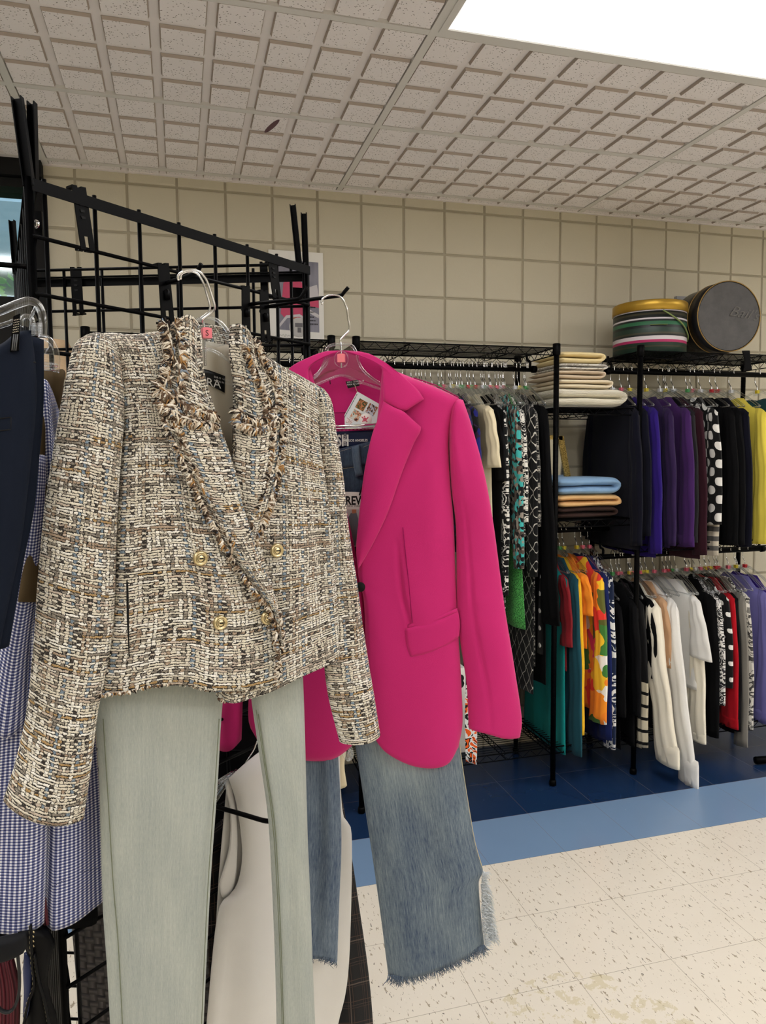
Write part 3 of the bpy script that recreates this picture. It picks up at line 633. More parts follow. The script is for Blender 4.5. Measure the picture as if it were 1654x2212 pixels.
def hung(name, cat, label, X, rz, mat, w=.42, L=.70, sl=.60, th=.010, st=.016, yaw=0., z0=-.115, flare=1.0, cuff=0, sw=.085, kick=.045, sleeve_mat=None, hem=None, neck=.075, group=None, sh=.085, hang=True, waist=.92, drop=0.):
    root = thing(name, label, cat, group=group); s1 = random.random()*6
    # body hangs from the shoulders
    m = MB(); h = w/2
    wv = lambda U, V: .004*np.sin(U*19+s1)*V+.003*np.sin(U*7+V*5+s1*2)
    piece(m, SP, [(-h, z0-sh), (-h*.6, z0-sh*.62), (-neck, z0-.004), (0, z0-.012), (neck, z0-.004), (h*.6, z0-sh*.62), (h, z0-sh)], [(-h*flare, z0-L), (0, z0-L-.006), (h*flare, z0-L-drop)],
          [(-h, z0-sh), (-h*waist, z0-L*.45), (-h*flare, z0-L)], [(h, z0-sh), (h*waist, z0-L*.45), (h*flare, z0-L-drop)], 18, 24, 0, th, th, (.25, .25, .04, 0), px=False, waves=wv)
    link('body', m, mat, root)
    if sl:
        for sg in (1, -1):
            m = MB(); f = lambda c: [(sg*a, b) for a, b in c]
            Lc = f([(h-.065, z0-sh*.72), (h-.075+.02, z0-sh-sl*.45), (h-sw+kick, z0-sh-sl)]); Rc = f([(h-.004, z0-sh*.95), (h+.022+kick*.3, z0-sh-sl*.45), (h+kick, z0-sh-sl*.985)])
            Tc = f([(h-.065, z0-sh*.72), (h-.03, z0-sh*.76), (h-.004, z0-sh*.95)]); Bc = [Lc[-1], Rc[-1]]
            if sg < 0: Lc, Rc, Tc, Bc = Rc, Lc, Tc[::-1], Bc[::-1]
            piece(m, SP, Tc, Bc, Lc, Rc, 14, 20, .004, st, st, (.5, .5, .05, 0), px=False, waves=lambda U, V: (.003+.12*max(0, st-.014))*np.sin(V*16+s1+U*3)+(.002+.22*max(0, st-.014))*np.sin(U*17-V*4+s1))
            sv = link('sleeve', m, sleeve_mat or mat, root)
            if cuff:
                m = MB(); e = .006; zb, zt_ = z0-sh-sl, z0-sh-sl+cuff; fr_ = cuff/sl; xi = h-sw+kick; xo = h+kick
                Tc = f([(xi-fr_*.02-.004, zt_), (xo-.0, zt_)]); Bc = f([(xi-e, zb-.004), (xo+e*.8, zb+.002)])
                if sg < 0: Tc, Bc = Tc[::-1], Bc[::-1]
                piece(m, SP, Tc, Bc, [Tc[0], Bc[0]], [Tc[1], Bc[1]], 12, 5, .004, st*.95, st*.95, (.5, .5, .2, 0), px=False); link('cuff', m, mat, root)
    root.location = (X, RODY, rz); root.rotation_euler = (0, 0, yaw)
    return root
# ------------------------------------------------------------------ rail clothes
bw1 = pat('black_white_splash', 'blot', [lin(14, 14, 15), lin(14, 14, 15), lin(225, 222, 214), lin(14, 14, 15)], 34); bw2 = pat('white_black_splash', 'blot', [lin(226, 222, 212), lin(20, 20, 22), lin(226, 222, 212), lin(20, 20, 22)], 40)
dotb = pat('large_white_dots', 'dots', [lin(12, 12, 13), lin(230, 228, 222)], 17, .34); dots2 = pat('small_white_dots', 'dots', [lin(12, 12, 13), lin(230, 228, 222)], 18, .20)
latt = pat('white_lattice', 'lattice', [lin(13, 13, 14), lin(190, 186, 176)], 18, .07); turq = pat('turquoise_brown_print', 'cells', [lin(70, 180, 176), lin(86, 74, 66), lin(20, 20, 22), lin(150, 140, 128)], 85)
darkp = pat('dark_plum_print', 'cells', [lin(22, 18, 24), lin(70, 36, 60), lin(16, 16, 20), lin(36, 34, 90), lin(16, 14, 18)], 60); bluep = pat('blue_black_print', 'cells', [lin(14, 14, 18), lin(30, 32, 110), lin(50, 30, 60), lin(14, 14, 16)], 50)
lace = pat('green_lace', 'lace', [lin(96, 196, 96), lin(50, 120, 56)], 130); floral = pat('tropical_floral', 'petal', [lin(250, 150, 40), lin(246, 200, 50), lin(96, 100, 44), lin(250, 140, 40), lin(232, 60, 110), lin(240, 236, 226), lin(70, 130, 60), lin(230, 60, 50)], 11)
navf = pat('navy_white_floral', 'blot', [lin(22, 34, 62), lin(22, 34, 62), lin(220, 220, 216), lin(26, 40, 70)], 22); strp = pat('black_cream_blocks', 'lowstripe', [lin(12, 12, 13), lin(206, 196, 170)], 17, .75)
news = pat('white_sketch_print', 'blot', [lin(224, 222, 218), lin(30, 30, 32), lin(224, 222, 218), lin(50, 50, 54)], 44); gpat = pat('grey_white_print', 'blot', [lin(120, 118, 112), lin(206, 202, 192), lin(70, 68, 66), lin(206, 202, 192)], 26)
C_ = lambda n, *rgb, **k: cloth(n, lin(*rgb), **k)
cream = C_('cream_knit', 232, 218, 184); creamS = C_('ivory_satin', 236, 228, 208, rough=.45); whiteS = C_('white_shirting', 232, 230, 224, rough=.6)
teal = C_('teal_jersey', 22, 138, 134); dteal = C_('deep_teal_jersey', 30, 76, 88); redc = C_('red_crepe', 176, 18, 32); dred = C_('dark_red', 130, 30, 38); yel = C_('yellow_knit', 242, 186, 40); orng = C_('orange_knit', 244, 140, 40)
royal = C_('royal_purple_wool', 42, 24, 110); purp = C_('dusk_purple_wool', 50, 34, 72); plum = C_('plum_wool', 66, 36, 92); navyb = C_('navy_wool', 11, 12, 26); char_ = C_('charcoal_wool', 36, 35, 38); maroon = C_('maroon_wool', 50, 22, 32)
brgt = C_('bright_yellow_wool', 248, 226, 92); tealw = C_('dark_teal_knit', 34, 74, 84); navj = C_('navy_jersey', 26, 38, 92); lav = C_('lavender_satin', 122, 118, 182, rough=.5); greyS = C_('grey_satin', 126, 122, 114, rough=.45); vio = C_('violet_fabric', 62, 40, 130); peach = C_('peach_knit', 200, 160, 124)
def row(specs, rz, ydef, rodz, hgrp, hlab):
    for i, sp in enumerate(specs):
        name, cat, label, px, mat, kw = sp; X = pxX(px, ydef, RODY-(kw.get('w', .42)/2+kw.get('kick', .045)*(1 if kw.get('sl', .6) else 0)+.005)); X = kw.pop('X', X); yaw = kw.pop('yaw', random.uniform(-.05, .05)); tb = kw.pop('tab', None); nh = kw.pop('nohang', 0)
        hung(name, cat, label, X, rodz, mat, yaw=yaw, **kw)
        if not nh:
            h = hanger(X, rodz+.0145, yaw, hlab, hgrp)
            size_tab(h, random.choice([0, 1, 1, 2, 3, 4, 4]))
LD = dict(L=1.42, sl=.0, w=.40, flare=1.12)
hl1 = 'clear hanger with a chrome hook on the dress rail'; hg1 = 'hangers on the dress rail'
dl = 'plain long black dress packed on the dress rail behind the magenta blazer'
for k, px in enumerate((690, 716, 742, 768, 794, 818, 840, 862, 884, 906, 926, 944)):
    X = pxX(px, 1100, 2.83); hung('black_dress', 'dress', dl, X, 1.866, M['blk'] if k % 3 else M['blk2'], group='black dresses behind the blazer', yaw=random.uniform(-.04, .04), **LD); h = hanger(X, 1.880, 0, hl1, hg1); size_tab(h, random.choice([0, 1, 2, 4]))
bl0 = 'black garment packed on the rail behind the grid rack'
for k in range(15):
    X = -.20+k*.05; hung('black_garment', 'dress', bl0, X, 1.862, M['blk2'] if k % 2 else M['blk'], group='black garments behind the grid rack', yaw=random.uniform(-.04, .04), L=1.3+.1*(k % 3), sl=0, w=.4)
    h = hanger(X, 1.876, 0, 'clear hanger on the rail behind the grid rack', 'hangers behind the grid rack')
row([
 ('printed_blouse', 'top', 'dark plum printed blouse just right of the magenta blazer shoulder', 1020, darkp, dict(L=.62, sl=.20, w=.36)),
 ('printed_blouse', 'top', 'blue and black printed short-sleeved blouse left of the cream tee', 1036, bluep, dict(L=.70, sl=.22, w=.36)),
 ('tee_shirt', 'top', 'cream short-sleeved tee sticking out among the dark dresses', 1078, cream, dict(L=.60, sl=.24, w=.44, kick=.075, sw=.12)),
 ('black_dress', 'dress', 'long plain black dress right of the cream tee', 1085, M['blk'], dict(L=1.45, sl=.0, w=.42, flare=1.05)),
 ('black_dress', 'dress', 'long black dress with short sleeves in front of the splashed print', 1096, M['blk2'], dict(L=1.44, sl=.30, w=.36)),
 ('printed_dress', 'dress', 'long black dress with white splashes beside the turquoise print', 1104, bw1, dict(L=1.05, sl=.80, w=.35, kick=.03)),
 ('green_lace_dress', 'dress', 'bright green lace dress hem hanging below the turquoise print', 1126, lace, dict(L=1.02, sl=0, w=.36, flare=1.3, X=pxX(1131, 1000, RODY-.24)+.012)),
 ('printed_dress', 'dress', 'turquoise and brown speckled long-sleeved dress', 1131, turq, dict(L=.66, sl=.68, w=.37, kick=.05)),
 ('printed_dress', 'dress', 'white dress with black splashes right of the turquoise one', 1143, bw2, dict(L=.62, sl=.48, w=.38, flare=1.1)),
 ('lattice_dress', 'dress', 'long black dress with a white lattice print', 1164, latt, dict(L=1.32, sl=.72, w=.40, kick=.03)),
 ('printed_dress', 'dress', 'black dress with white swirls beside the lattice dress', 1174, pat('white_swirls', 'blot', [lin(13, 13, 14), lin(13, 13, 14), lin(150, 146, 136), lin(13, 13, 14)], 60), dict(L=1.2, sl=.5, w=.38)),
 ('dotted_dress', 'dress', 'long black dress with a column of white dots low down', 1178, dots2, dict(L=1.15, sl=0, w=.36, flare=1.05)),
 ('black_coat', 'coat', 'long black coat at the right end of the dress rail', 1213, M['blk'], dict(L=1.28, sl=.92, w=.42, kick=.12, sw=.15, tab=1)),
], 1.866, 1000, 1.866, hg1, hl1)
for k, px in enumerate((900, 912, 921, 933, 948, 957, 972, 986, 998, 1010, 1026, 1044, 1058, 1072, 1088)):
    X = pxX(px, 820, RODY); h = hanger(X, 1.880, random.uniform(-.1, .1), hl1, hg1); size_tab(h, random.choice([0, 3, 4, 2]))
hl2 = 'clear hanger with a chrome hook on the blazer rail'; hg2 = 'hangers on the blazer rail'
BZ = dict(L=.72, sl=.64, w=.42)
def bz(**k): d = dict(BZ); d.update(k); return d
row([
 ('blazer', 'jacket', 'near-black navy blazer first on the blazer rail at its left end', 1395, navyb, bz(L=.70, sl=.60, w=.44, flare=1.08)),
 ('blazer', 'jacket', 'black-blue blazer squeezed left of the royal purple one', 1412, navyb, bz(L=.66, sl=.56)),
 ('blazer', 'jacket', 'royal purple blazer behind the shelf post', 1436, royal, bz(L=.74, sl=.64, w=.45)),
 ('blazer', 'jacket', 'dusky purple blazer between the royal purple and plum ones', 1469, purp, bz(L=.70, sl=.61)),
 ('blazer', 'jacket', 'plum blazer with a turned cuff', 1505, plum, bz(L=.70, sl=.61, w=.45, sw=.11, cuff=.06)),
 ('jacket', 'jacket', 'black jacket just right of the plum blazer', 1509, M['blk2'], bz(L=.62, sl=.56, w=.40)),
 ('jacket', 'jacket', 'charcoal jacket between the plum and maroon ones', 1516, char_, bz(L=.66, sl=.60)),
 ('jacket', 'jacket', 'dark maroon jacket left of the polka dot one', 1530, maroon, bz(L=.76, sl=.66)),
 ('striped_shirt', 'shirt', 'grey and cream striped top showing below the polka dots', 1562, pat('grey_cream_stripe', 'stripe', [lin(90, 88, 86), lin(200, 190, 172)], 22, .5), bz(L=.73, sl=.67, w=.37, sw=.10, kick=.04)),
 ('polka_dot_jacket', 'jacket', 'black jacket with large white polka dots', 1566, dotb, bz(L=.58, sl=.52, w=.44, sw=.11)),
 ('blazer', 'jacket', 'black blazer right beside the polka dot jacket', 1597, M['blk'], bz(L=.70, sl=.62, w=.45, sw=.11)),
 ('blazer', 'jacket', 'soft black blazer second to the left of the yellow one', 1617, M['blk2'], bz(L=.70, sl=.62)),
 ('blazer', 'jacket', 'ink black blazer touching the yellow one', 1633, navyb, bz(L=.70, sl=.63, w=.44)),
 ('blazer', 'jacket', 'bright yellow blazer at the right edge', 1668, brgt, bz(L=.70, sl=.62, w=.46, sw=.11)),
 ('cardigan', 'top', 'dark teal knit right of the yellow blazer', 1720, tealw, bz(L=.6, sl=.5)),
], 1.866, 1050, 1.866, hg2, hl2)
hl3 = 'clear hanger with a chrome hook on the rail of bright tops'; hg3 = 'hangers on the rail of bright tops'
row([
 ('sleeveless_blouse', 'top', 'teal sleeveless top with a bound armhole, first of the bright tops', 1222, teal, dict(L=.88, sl=0, w=.38, flare=1.0)),
 ('long_blouse', 'top', 'deep teal long-sleeved top beside the teal sleeveless one', 1258, dteal, dict(L=.86, sl=.80, w=.40, sw=.12)),
 ('red_blouse', 'top', 'dark red top peeping between the teal and yellow ones', 1236, dred, dict(L=.5, sl=.3, w=.36)),
 ('yellow_blouse', 'top', 'golden yellow long-sleeved top left of the floral one', 1268, yel, dict(L=.78, sl=.70, w=.40)),
 ('orange_blouse', 'top', 'orange top with a white cuff at the shoulder', 1278, orng, dict(L=.4, sl=.16, w=.40)),
 ('floral_blouse', 'top', 'bright tropical floral blouse in pink orange and green', 1310, floral, dict(L=.70, sl=.66, w=.42, sw=.13, st=.02)),
 ('navy_blouse', 'top', 'plain navy top right of the floral blouse', 1322, navj, dict(L=.84, sl=.74, w=.41, sw=.10)),
 ('floral_blouse', 'top', 'navy top with white leafy flowers', 1340, navf, dict(L=.80, sl=.78, w=.43, sw=.10)),
], 1.128, 1400, 1.128, hg3, hl3)
hl4 = 'clear hanger with a chrome hook on the lower right rail'; hg4 = 'hangers on the lower right rail'
row([
 ('black_shirt', 'top', 'black top with a small white neck print, first on the lower right rail', 1352, M['blk'], dict(L=.74, sl=.50, w=.42, flare=1.05)),
 ('black_shirt', 'top', 'plain black top behind the thin shelf post', 1391, M['blk2'], dict(L=.74, sl=.50, w=.42)),
 ('striped_dress', 'dress', 'black dress with cream block stripes low down', 1400, strp, dict(L=.76, sl=.66, w=.40, sw=.06)),
 ('black_shirt', 'top', 'black top between the striped dress and the white shirts', 1430, M['blk'], dict(L=.66, sl=.34, w=.42)),
 ('peach_tee', 'top', 'peach and brown tee left of the white shirts', 1452, peach, dict(L=.5, sl=.30, w=.38)),
 ('white_shirt', 'shirt', 'ivory satin shirt with a wide cuff, leftmost of the white shirts', 1478, creamS, dict(L=.60, sl=.70, w=.44, kick=.17, sw=.15, st=.028, cuff=.10)),
 ('white_shirt', 'shirt', 'white pleated shirt with the longest sleeve nearly at the floor', 1516, whiteS, dict(L=.60, sl=.80, w=.46, kick=.17, sw=.12, st=.022, cuff=.13)),
 ('white_shirt', 'shirt', 'white textured short-sleeved tee among the white shirts', 1538, whiteS, dict(L=.5, sl=.26, w=.46, kick=.09, sw=.15)),
 ('white_shirt', 'shirt', 'white gathered-cuff blouse, rightmost of the white shirts', 1530, creamS, dict(L=.60, sl=.66, w=.42, kick=.06, sw=.12, st=.02, cuff=.05)),
 ('black_shirt', 'top', 'black top right of the white shirts', 1556, M['blk'], dict(L=.74, sl=.66, w=.40, sw=.10)),
 ('sketch_print_shirt', 'shirt', 'white shirt with a black sketch print beside the red dress', 1567, news, dict(L=.50, sl=.50, w=.42, sw=.08)),
 ('red_dress', 'dress', 'plain red top with a buttoned cuff', 1600, redc, dict(L=.68, sl=.62, w=.41, sw=.13, cuff=.06)),
 ('dotted_blouse', 'top', 'black top with white dots behind the red one', 1590, dots2, dict(L=.5, sl=.42, w=.42)),
 ('black_shirt', 'top', 'black top between the red and grey ones', 1610, M['blk2'], dict(L=.74, sl=.64, w=.41)),
 ('grey_blouse', 'top', 'grey satin blouse with a loose long cuff', 1624, greyS, dict(L=.70, sl=.72, w=.42)),
 ('patterned_blouse', 'top', 'grey and white patterned top left of the lavender shirt', 1630, gpat, dict(L=.66, sl=.64, w=.42)),
 ('lavender_shirt', 'shirt', 'lavender satin shirt at the right edge', 1672, lav, dict(L=.70, sl=.62, w=.43, sw=.13, cuff=.07)),
 ('violet_blouse', 'top', 'violet top just past the lavender shirt', 1690, vio, dict(L=.5, sl=.5, w=.42)),
], .992, 1450, .992, hg4, hl4)
for k in range(12):
    X = 2.02+k*.062+random.uniform(-.01, .01); h = hanger(X, 1.006, random.uniform(-.1, .1), hl4, hg4); size_tab(h, random.choice([0, 0, 4, 4]))

# ------------------------------------------------------------------ folded stacks
def folded(name, label, cat, x0, x1, z, h, mat, y0=2.862, y1=3.14, edge=None, n=2, tilt=0., group=None, wob=.25, lz=.0):
    """a garment folded over on itself: a band doubled back n times, seen with its fold at the right"""
    root = thing(name, label, cat, ((x0+x1)/2, (y0+y1)/2, z), group); s = random.random()*6
    t = h/n; m = MB(); K = 26
    path = []
    for k in range(n):
        zz = (k+.5)*t; xs_ = np.linspace(x0+random.uniform(0, .012), x1-t*.5-random.uniform(0, .006), K)
        if k % 2: xs_ = xs_[::-1]
        path += [(x, zz) for x in xs_]
        if k < n-1 and k % 2 == 0: path += [(x1-t*.5+t*.5*math.sin(a), zz+t*.5-t*.5*math.cos(a)) for a in np.linspace(.5, PI-.5, 5)]
        if k < n-1 and k % 2 == 1: path += [(x0+t*.5-t*.5*math.sin(a), zz+t*.5-t*.5*math.cos(a)) for a in np.linspace(.5, PI-.5, 5)]
    P = np.array(path); T = np.gradient(P, axis=0); T /= np.linalg.norm(T, axis=1)[:, None]+1e-9; N = np.stack([-T[:, 1], T[:, 0]], 1)
    hw = t*.49; ends = np.minimum(1, np.minimum(np.arange(len(P)), np.arange(len(P))[::-1])/2.5+.35)
    ny = 9; ring = []
    for yi in range(ny):
        v = yi/(ny-1); y = y0+(y1-y0)*v; ed = math.sqrt(max(0, 1-(abs(2*v-1))**6))*.72+.28
        sag = lambda x: h*(-.16*abs((x-(x0+x1)/2)/((x1-x0)/2))**3+.05*np.sin(x*40+s+v*3))*wob*4*0.25
        U = P+N*(hw*ends*ed)[:, None]; Lw = P-N*(hw*ends*ed)[:, None]
        for Q in (U, Lw):
            Z = Q[:, 1]+lz*0; fz = np.clip(Q[:, 1]/h, 0, 1)
            xx = Q[:, 0]; zz = z+.0035+Z+fz*np.array([sag(x) for x in xx])+tilt*(xx-x0)
            ring.append(np.stack([xx, np.full(len(xx), y)+.006*np.sin(xx*23+s+fz*5), zz], 1))
    npt = len(P); V = np.concatenate(ring); Fc = []; g = lambda yi, side, i: (yi*2+side)*npt+i
    for yi in range(ny-1):
        for i in range(npt-1):
            Fc.append((g(yi, 0, i), g(yi, 0, i+1), g(yi+1, 0, i+1), g(yi+1, 0, i))); Fc.append((g(yi, 1, i+1), g(yi, 1, i), g(yi+1, 1, i), g(yi+1, 1, i+1)))
        Fc.append((g(yi, 0, 0), g(yi+1, 0, 0), g(yi+1, 1, 0), g(yi, 1, 0))); Fc.append((g(yi, 0, npt-1), g(yi, 1, npt-1), g(yi+1, 1, npt-1), g(yi+1, 0, npt-1)))
    for yi in (0, ny-1):
        for i in range(npt-1): Fc.append((g(yi, 0, i), g(yi, 1, i), g(yi, 1, i+1), g(yi, 0, i+1)))
    m.add(V, Fc, uv=np.stack([V[:, 0]+V[:, 1]*.3, V[:, 2]+V[:, 1]], 1)); link('folded_layers', m, mat, root)
    return root
rib = NT('ribbed_ivory_knit'); yy = rib.sep(rib.ob())[2]; wv_ = rib.m_('SINE', rib.m_('MULTIPLY', yy, 1400)); rib.bump(wv_, .8, .002); M['rib'] = rib.out(rib.mix(rib.m_('MULTIPLY_ADD', wv_, .2, .3), lin(238, 232, 212), lin(214, 206, 184)), .9, 0, .2)
z = 1.686; fx0, fx1 = 1.60, 1.93
folded('folded_sweater', 'ivory ribbed sweater at the bottom of the cream stack', 'sweater', 1.565, 1.915, z, .078, M['rib'], n=2, y0=2.85)
folded('folded_sweater', 'oatmeal jumper with cream edge, second from the bottom of the cream stack', 'sweater', 1.585, 1.855, z+.078, .042, C_('oatmeal_knit', 226, 212, 186), n=2)
folded('folded_sweater', 'beige brown sweater in the middle of the cream stack', 'sweater', 1.575, 1.815, z+.119, .040, C_('beige_knit', 206, 188, 164), n=2)
folded('folded_shirt', 'white and grey patterned top second from the top of the cream stack', 'top', 1.60, 1.825, z+.158, .030, pat('grey_white_marble', 'blot', [lin(226, 222, 214), lin(190, 184, 176), lin(230, 226, 218)], 30), n=2)
folded('folded_trousers', 'pale yellow trousers on top of the cream stack', 'trousers', 1.60, 1.812, z+.187, .052, C_('pale_yellow_cotton', 226, 206, 156), n=2)
z = 1.194
folded('folded_trousers', 'dark brown trousers at the bottom of the lower stack', 'trousers', 1.60, 1.885, z, .050, C_('dark_brown_cotton', 52, 36, 32), n=2)
folded('folded_trousers', 'tan trousers between the blue jeans and the dark brown pair', 'trousers', 1.60, 1.905, z+.048, .056, C_('tan_cotton', 214, 172, 118), n=2)
folded('folded_jeans', 'light blue folded jeans on top of the lower stack', 'jeans', 1.60, 1.900, z+.102, .078, m_denim('light_blue_denim', lin(112, 148, 186), lin(150, 182, 212), (900, 300), .5), n=2)
# ------------------------------------------------------------------ hat boxes
c = pxX(1402, 720, 3.03); st_ = NT('striped_box_paper'); z_ = st_.sep(st_.ob())[2]; f_ = st_.m_('DIVIDE', z_, .205)
g1, g2, bk, wh, mg, tn = lin(20, 48, 38), lin(34, 96, 64), lin(10, 20, 22), lin(206, 200, 206), lin(176, 40, 100), lin(58, 56, 40)
M['stripebox'] = st_.out(st_.ramp(f_, [(0, g1), (.10, tn), (.13, g1), (.20, mg), (.26, wh), (.34, bk), (.38, tn), (.42, g1), (.52, bk), (.58, g2), (.66, bk), (.70, wh), (.735, bk), (.80, tn), (.84, bk), (.88, wh), (.93, wh)], 'CONSTANT'), .45)
R_ = .168; hb = thing('hat_box', 'green and black striped round hat box with a gold lid', 'hat box', (c, 3.03, 1.9405))
m = MB(); m.lathe([(0, 0), (R_-.008, 0), (R_-.004, .002), (R_-.004, .205), (0, .205)], (c, 3.03, 1.9405), 56); link('box_body', m, M['stripebox'], hb)
m = MB(); m.lathe([(R_-.003, .186), (R_, .186), (R_, .228), (R_-.004, .232), (0, .233)], (c, 3.03, 1.9405), 56); link('lid', m, flat('gold_paper', lin(186, 150, 62), .38, .75), hb)
m = MB(); a0 = [(c+(R_+.002)*math.sin(a), 3.03-(R_+.002)*math.cos(a), 1.9405+zz) for a, zz in ((-.28, .180), (.0, .155), (.35, .125), (.75, .085), (1.1, .062))]; m.tube(cr(a0, 20), .0035, 6)
m.tube(cr([(c+(R_+.001)*math.sin(a), 3.03-(R_+.001)*math.cos(a), 1.9405+.118) for a in (-.60, -.45, -.3, -.15)], 8), .004, 6, flat=.4)
link('cord', m, flat('green_cord', lin(120, 136, 84), .7), hb)
zc = 2.108; cc = atY(1571, 690, 2.90); cc = np.array([cc[0], 2.895, 2.155]); rb = .158; zb_ = 1.943+rb+.012; cc[2] = zb_
hb2 = thing('hat_box', 'round black hat box lying on its side with a worn charcoal face', 'hat box', (cc[0], 3.0, 1.943))
ax = (.10, 1, 0); m = MB(); m.lathe([(0, 0.0), (rb-.01, 0), (rb, .004), (rb, .200), (rb-.01, .206), (0, .206)], cc, 60, ax); link('box_body', m, flat('glossy_black_card', lin(16, 16, 18), .25), hb2)
m = MB(); m.lathe([(rb-.016, -.004), (rb+.004, -.004), (rb+.005, .070), (rb, .070)], cc, 60, ax); ld = link('lid', m, flat('dark_leatherette', lin(26, 26, 28), .35), hb2)
fc = NT('worn_charcoal_face'); n1 = fc.noise(fc.ob(), 14, 6, .7)[0]; fc.bump(n1, .2, .002); M['face'] = fc.out(fc.mix(n1, lin(48, 47, 50), lin(96, 94, 94)), .6)
m = MB(); m.lathe([(0, -.003), (rb-.002, -.005)], cc, 60, ax); link('lid_face', m, M['face'], ld)
m = MB()
for zz, r_ in ((-.005, rb+.003), (.071, rb+.005)):
    q = Vector((0, 0, 1)).rotation_difference(Vector(ax)).to_matrix(); pts = [np.array(q@Vector((r_*math.cos(a), r_*math.sin(a), zz)))+cc for a in np.linspace(0, 2*PI, 61)]; m.tube(pts, .0024, 6, False)
link('gold_trim', m, flat('worn_gold_edge', lin(158, 128, 76), .4, .5), hb2)
def text(name, s, mat, parent, o, ex, ey, size, extrude=.0002, align='LEFT', shear=0., sx=1., bold=0.):
    cu = bpy.data.curves.new(name, 'FONT'); cu.body = s; cu.size = size; cu.extrude = extrude; cu.align_x = align; cu.shear = shear; cu.resolution_u = 3; cu.offset = bold
    to = bpy.data.objects.new(name+'_src', cu); dg = bpy.context.evaluated_depsgraph_get(); me = bpy.data.meshes.new_from_object(to.evaluated_get(dg)) if False else None
    COL.objects.link(to); dg = bpy.context.evaluated_depsgraph_get(); me = bpy.data.meshes.new_from_object(to.evaluated_get(dg)); bpy.data.objects.remove(to)
    ex = Vector([float(a) for a in ex]).normalized(); ey = Vector([float(a) for a in ey]).normalized(); ez = ex.cross(ey)
    base = Vector((0, 0, 0)); r = parent
    while r is not None: base += r.location; r = r.parent
    mt = Matrix(((ex[0], ey[0], ez[0], o[0]-base[0]), (ex[1], ey[1], ez[1], o[1]-base[1]), (ex[2], ey[2], ez[2], o[2]-base[2]), (0, 0, 0, 1)))
    me.transform(Matrix.Diagonal((sx, 1, 1, 1))); me.transform(mt); me.materials.clear(); me.materials.append(mat); ob = bpy.data.objects.new(name, me); COL.objects.link(ob); ob.parent = parent; me.name = name
    return ob
text('chalk_writing', "Bail's", flat('chalk', lin(104, 102, 100), .9), ld, cc+np.array([-.005, -.0062, .005]), (1, -.10, -.16), (.16, 0, 1), .070, .0001, shear=.45, sx=1.1)
# grey panel behind, tape, mirror, poster
m = MB(); p = atY(1456, 641, 3.22); q = atY(1500, 690, 3.22); m.boxmm((p[0], 3.20, 1.95), (p[0]+.25, 3.222, p[2])); tag(link('boxed_canvas', m, flat('pale_grey_card', lin(150, 150, 152), .7)), 'pale grey board standing behind the two hat boxes', 'board')
m = MB(); p = pxX(1610, 765, 2.845); SPl = Loc((p, 2.846), (1, 0)); piece(m, SPl, [(-.022, 1.95), (.022, 1.952)], [(-.012, 1.855), (.038, 1.865)], [(-.022, 1.95), (-.006, 1.90), (-.012, 1.855)], [(.022, 1.952), (.03, 1.90), (.038, 1.865)], 6, 8, .002, .003, 0, (.4, .4, 0, 0), px=False, sheet=.001)
tag(link('ribbon', m, M['blk2']), 'black ribbon end hanging over the shelf edge below the black hat box', 'ribbon')
mi = thing('mirror', 'mirror with a gold glitter frame leaning behind the folded trousers', 'mirror', (1.62, 3.16, 1.2))
Pm = Loc((1.60, 3.14), (1, 0)); a_ = Pm.hit(1208, 940); b_ = Pm.hit(1228, 1045)
a_ = Pm.hit(1208, 942); b_ = Pm.hit(1226, 1040)
gl = NT('gold_glitter'); w_ = gl.vor(gl.ob(), 420)[1]; M['glit'] = gl.out(gl.mix(gl.sep(w_)[0], lin(96, 76, 36), lin(230, 200, 120)), .35, .8)
m = MB(); m.prism([(a_[0]-.012, a_[1]), (a_[0]+.016, a_[1]), (b_[0]+.045, 1.20), (b_[0]+.012, 1.20)], Pm, 0, .012); m.prism([(a_[0]-.3, a_[1]+.02), (a_[0]+.01, a_[1]), (a_[0]+.01, a_[1]-.02), (a_[0]-.3, a_[1])], Pm, 0, .012); link('frame', m, M['glit'], mi)
m = MB(); m.prism([(a_[0]-.3, a_[1]), (a_[0]-.01, a_[1]-.01), (b_[0]+.013, 1.20), (a_[0]-.3, 1.20)], Pm, .002, .006); link('glass', m, flat('mirror_glass', (.75, .77, .78), .08, 1.), mi)
m = MB(); m.tube([(1.60+.075*math.cos(a)*.4, 2.95+.02*math.cos(a), 1.275+.075*math.sin(a)) for a in np.linspace(0, 2*PI, 30)], .003, 6, False)
tag(link('bangle', m, flat('smoky_plastic', lin(90, 84, 80), .2)), 'thin brown ring at the left of the folded trousers', 'ring')
# poster
WPl = Loc((0, WY-.006), (1, 0)); po = thing('poster', 'framed-look poster of a pink coat on grey taped to the block wall', 'poster', (*WPl.P(640, 640)[:2], 2.0))
H_ = lambda x, y: WPl.hit(x, y)
x0_, z1_ = H_(579, 538); x1_, _ = H_(697, 546); z0_ = H_(697, 738)[1]; z1_ = H_(697, 547)[1]
m = MB(); m.prism([(x0_, z0_), (x1_, z0_), (x1_, z1_), (x0_, z1_)], WPl, 0, .003); link('sheet', m, M['paper'], po)
wd_, hh_ = x1_-x0_, z1_-z0_
def pp(u, v): return (x0_+u*wd_, z1_-v*hh_)
def ppoly(name, pts, mat, o=.0034, sm=False):
    m = MB(); m.prism([pp(*p) for p in pts], WPl, .003, o); return link(name, m, mat, po)
gr = NT('dusky_print'); nn = gr.noise(gr.map(gr.ob(), (8, 1, 3)), 3, 2)[0]; M['dusk'] = gr.out(gr.mix(nn, lin(84, 84, 100), lin(156, 154, 168)), .5)
ppoly('picture_ground', [(.12, .10), (.91, .11), (.91, .90), (.12, .88)], M['dusk'])
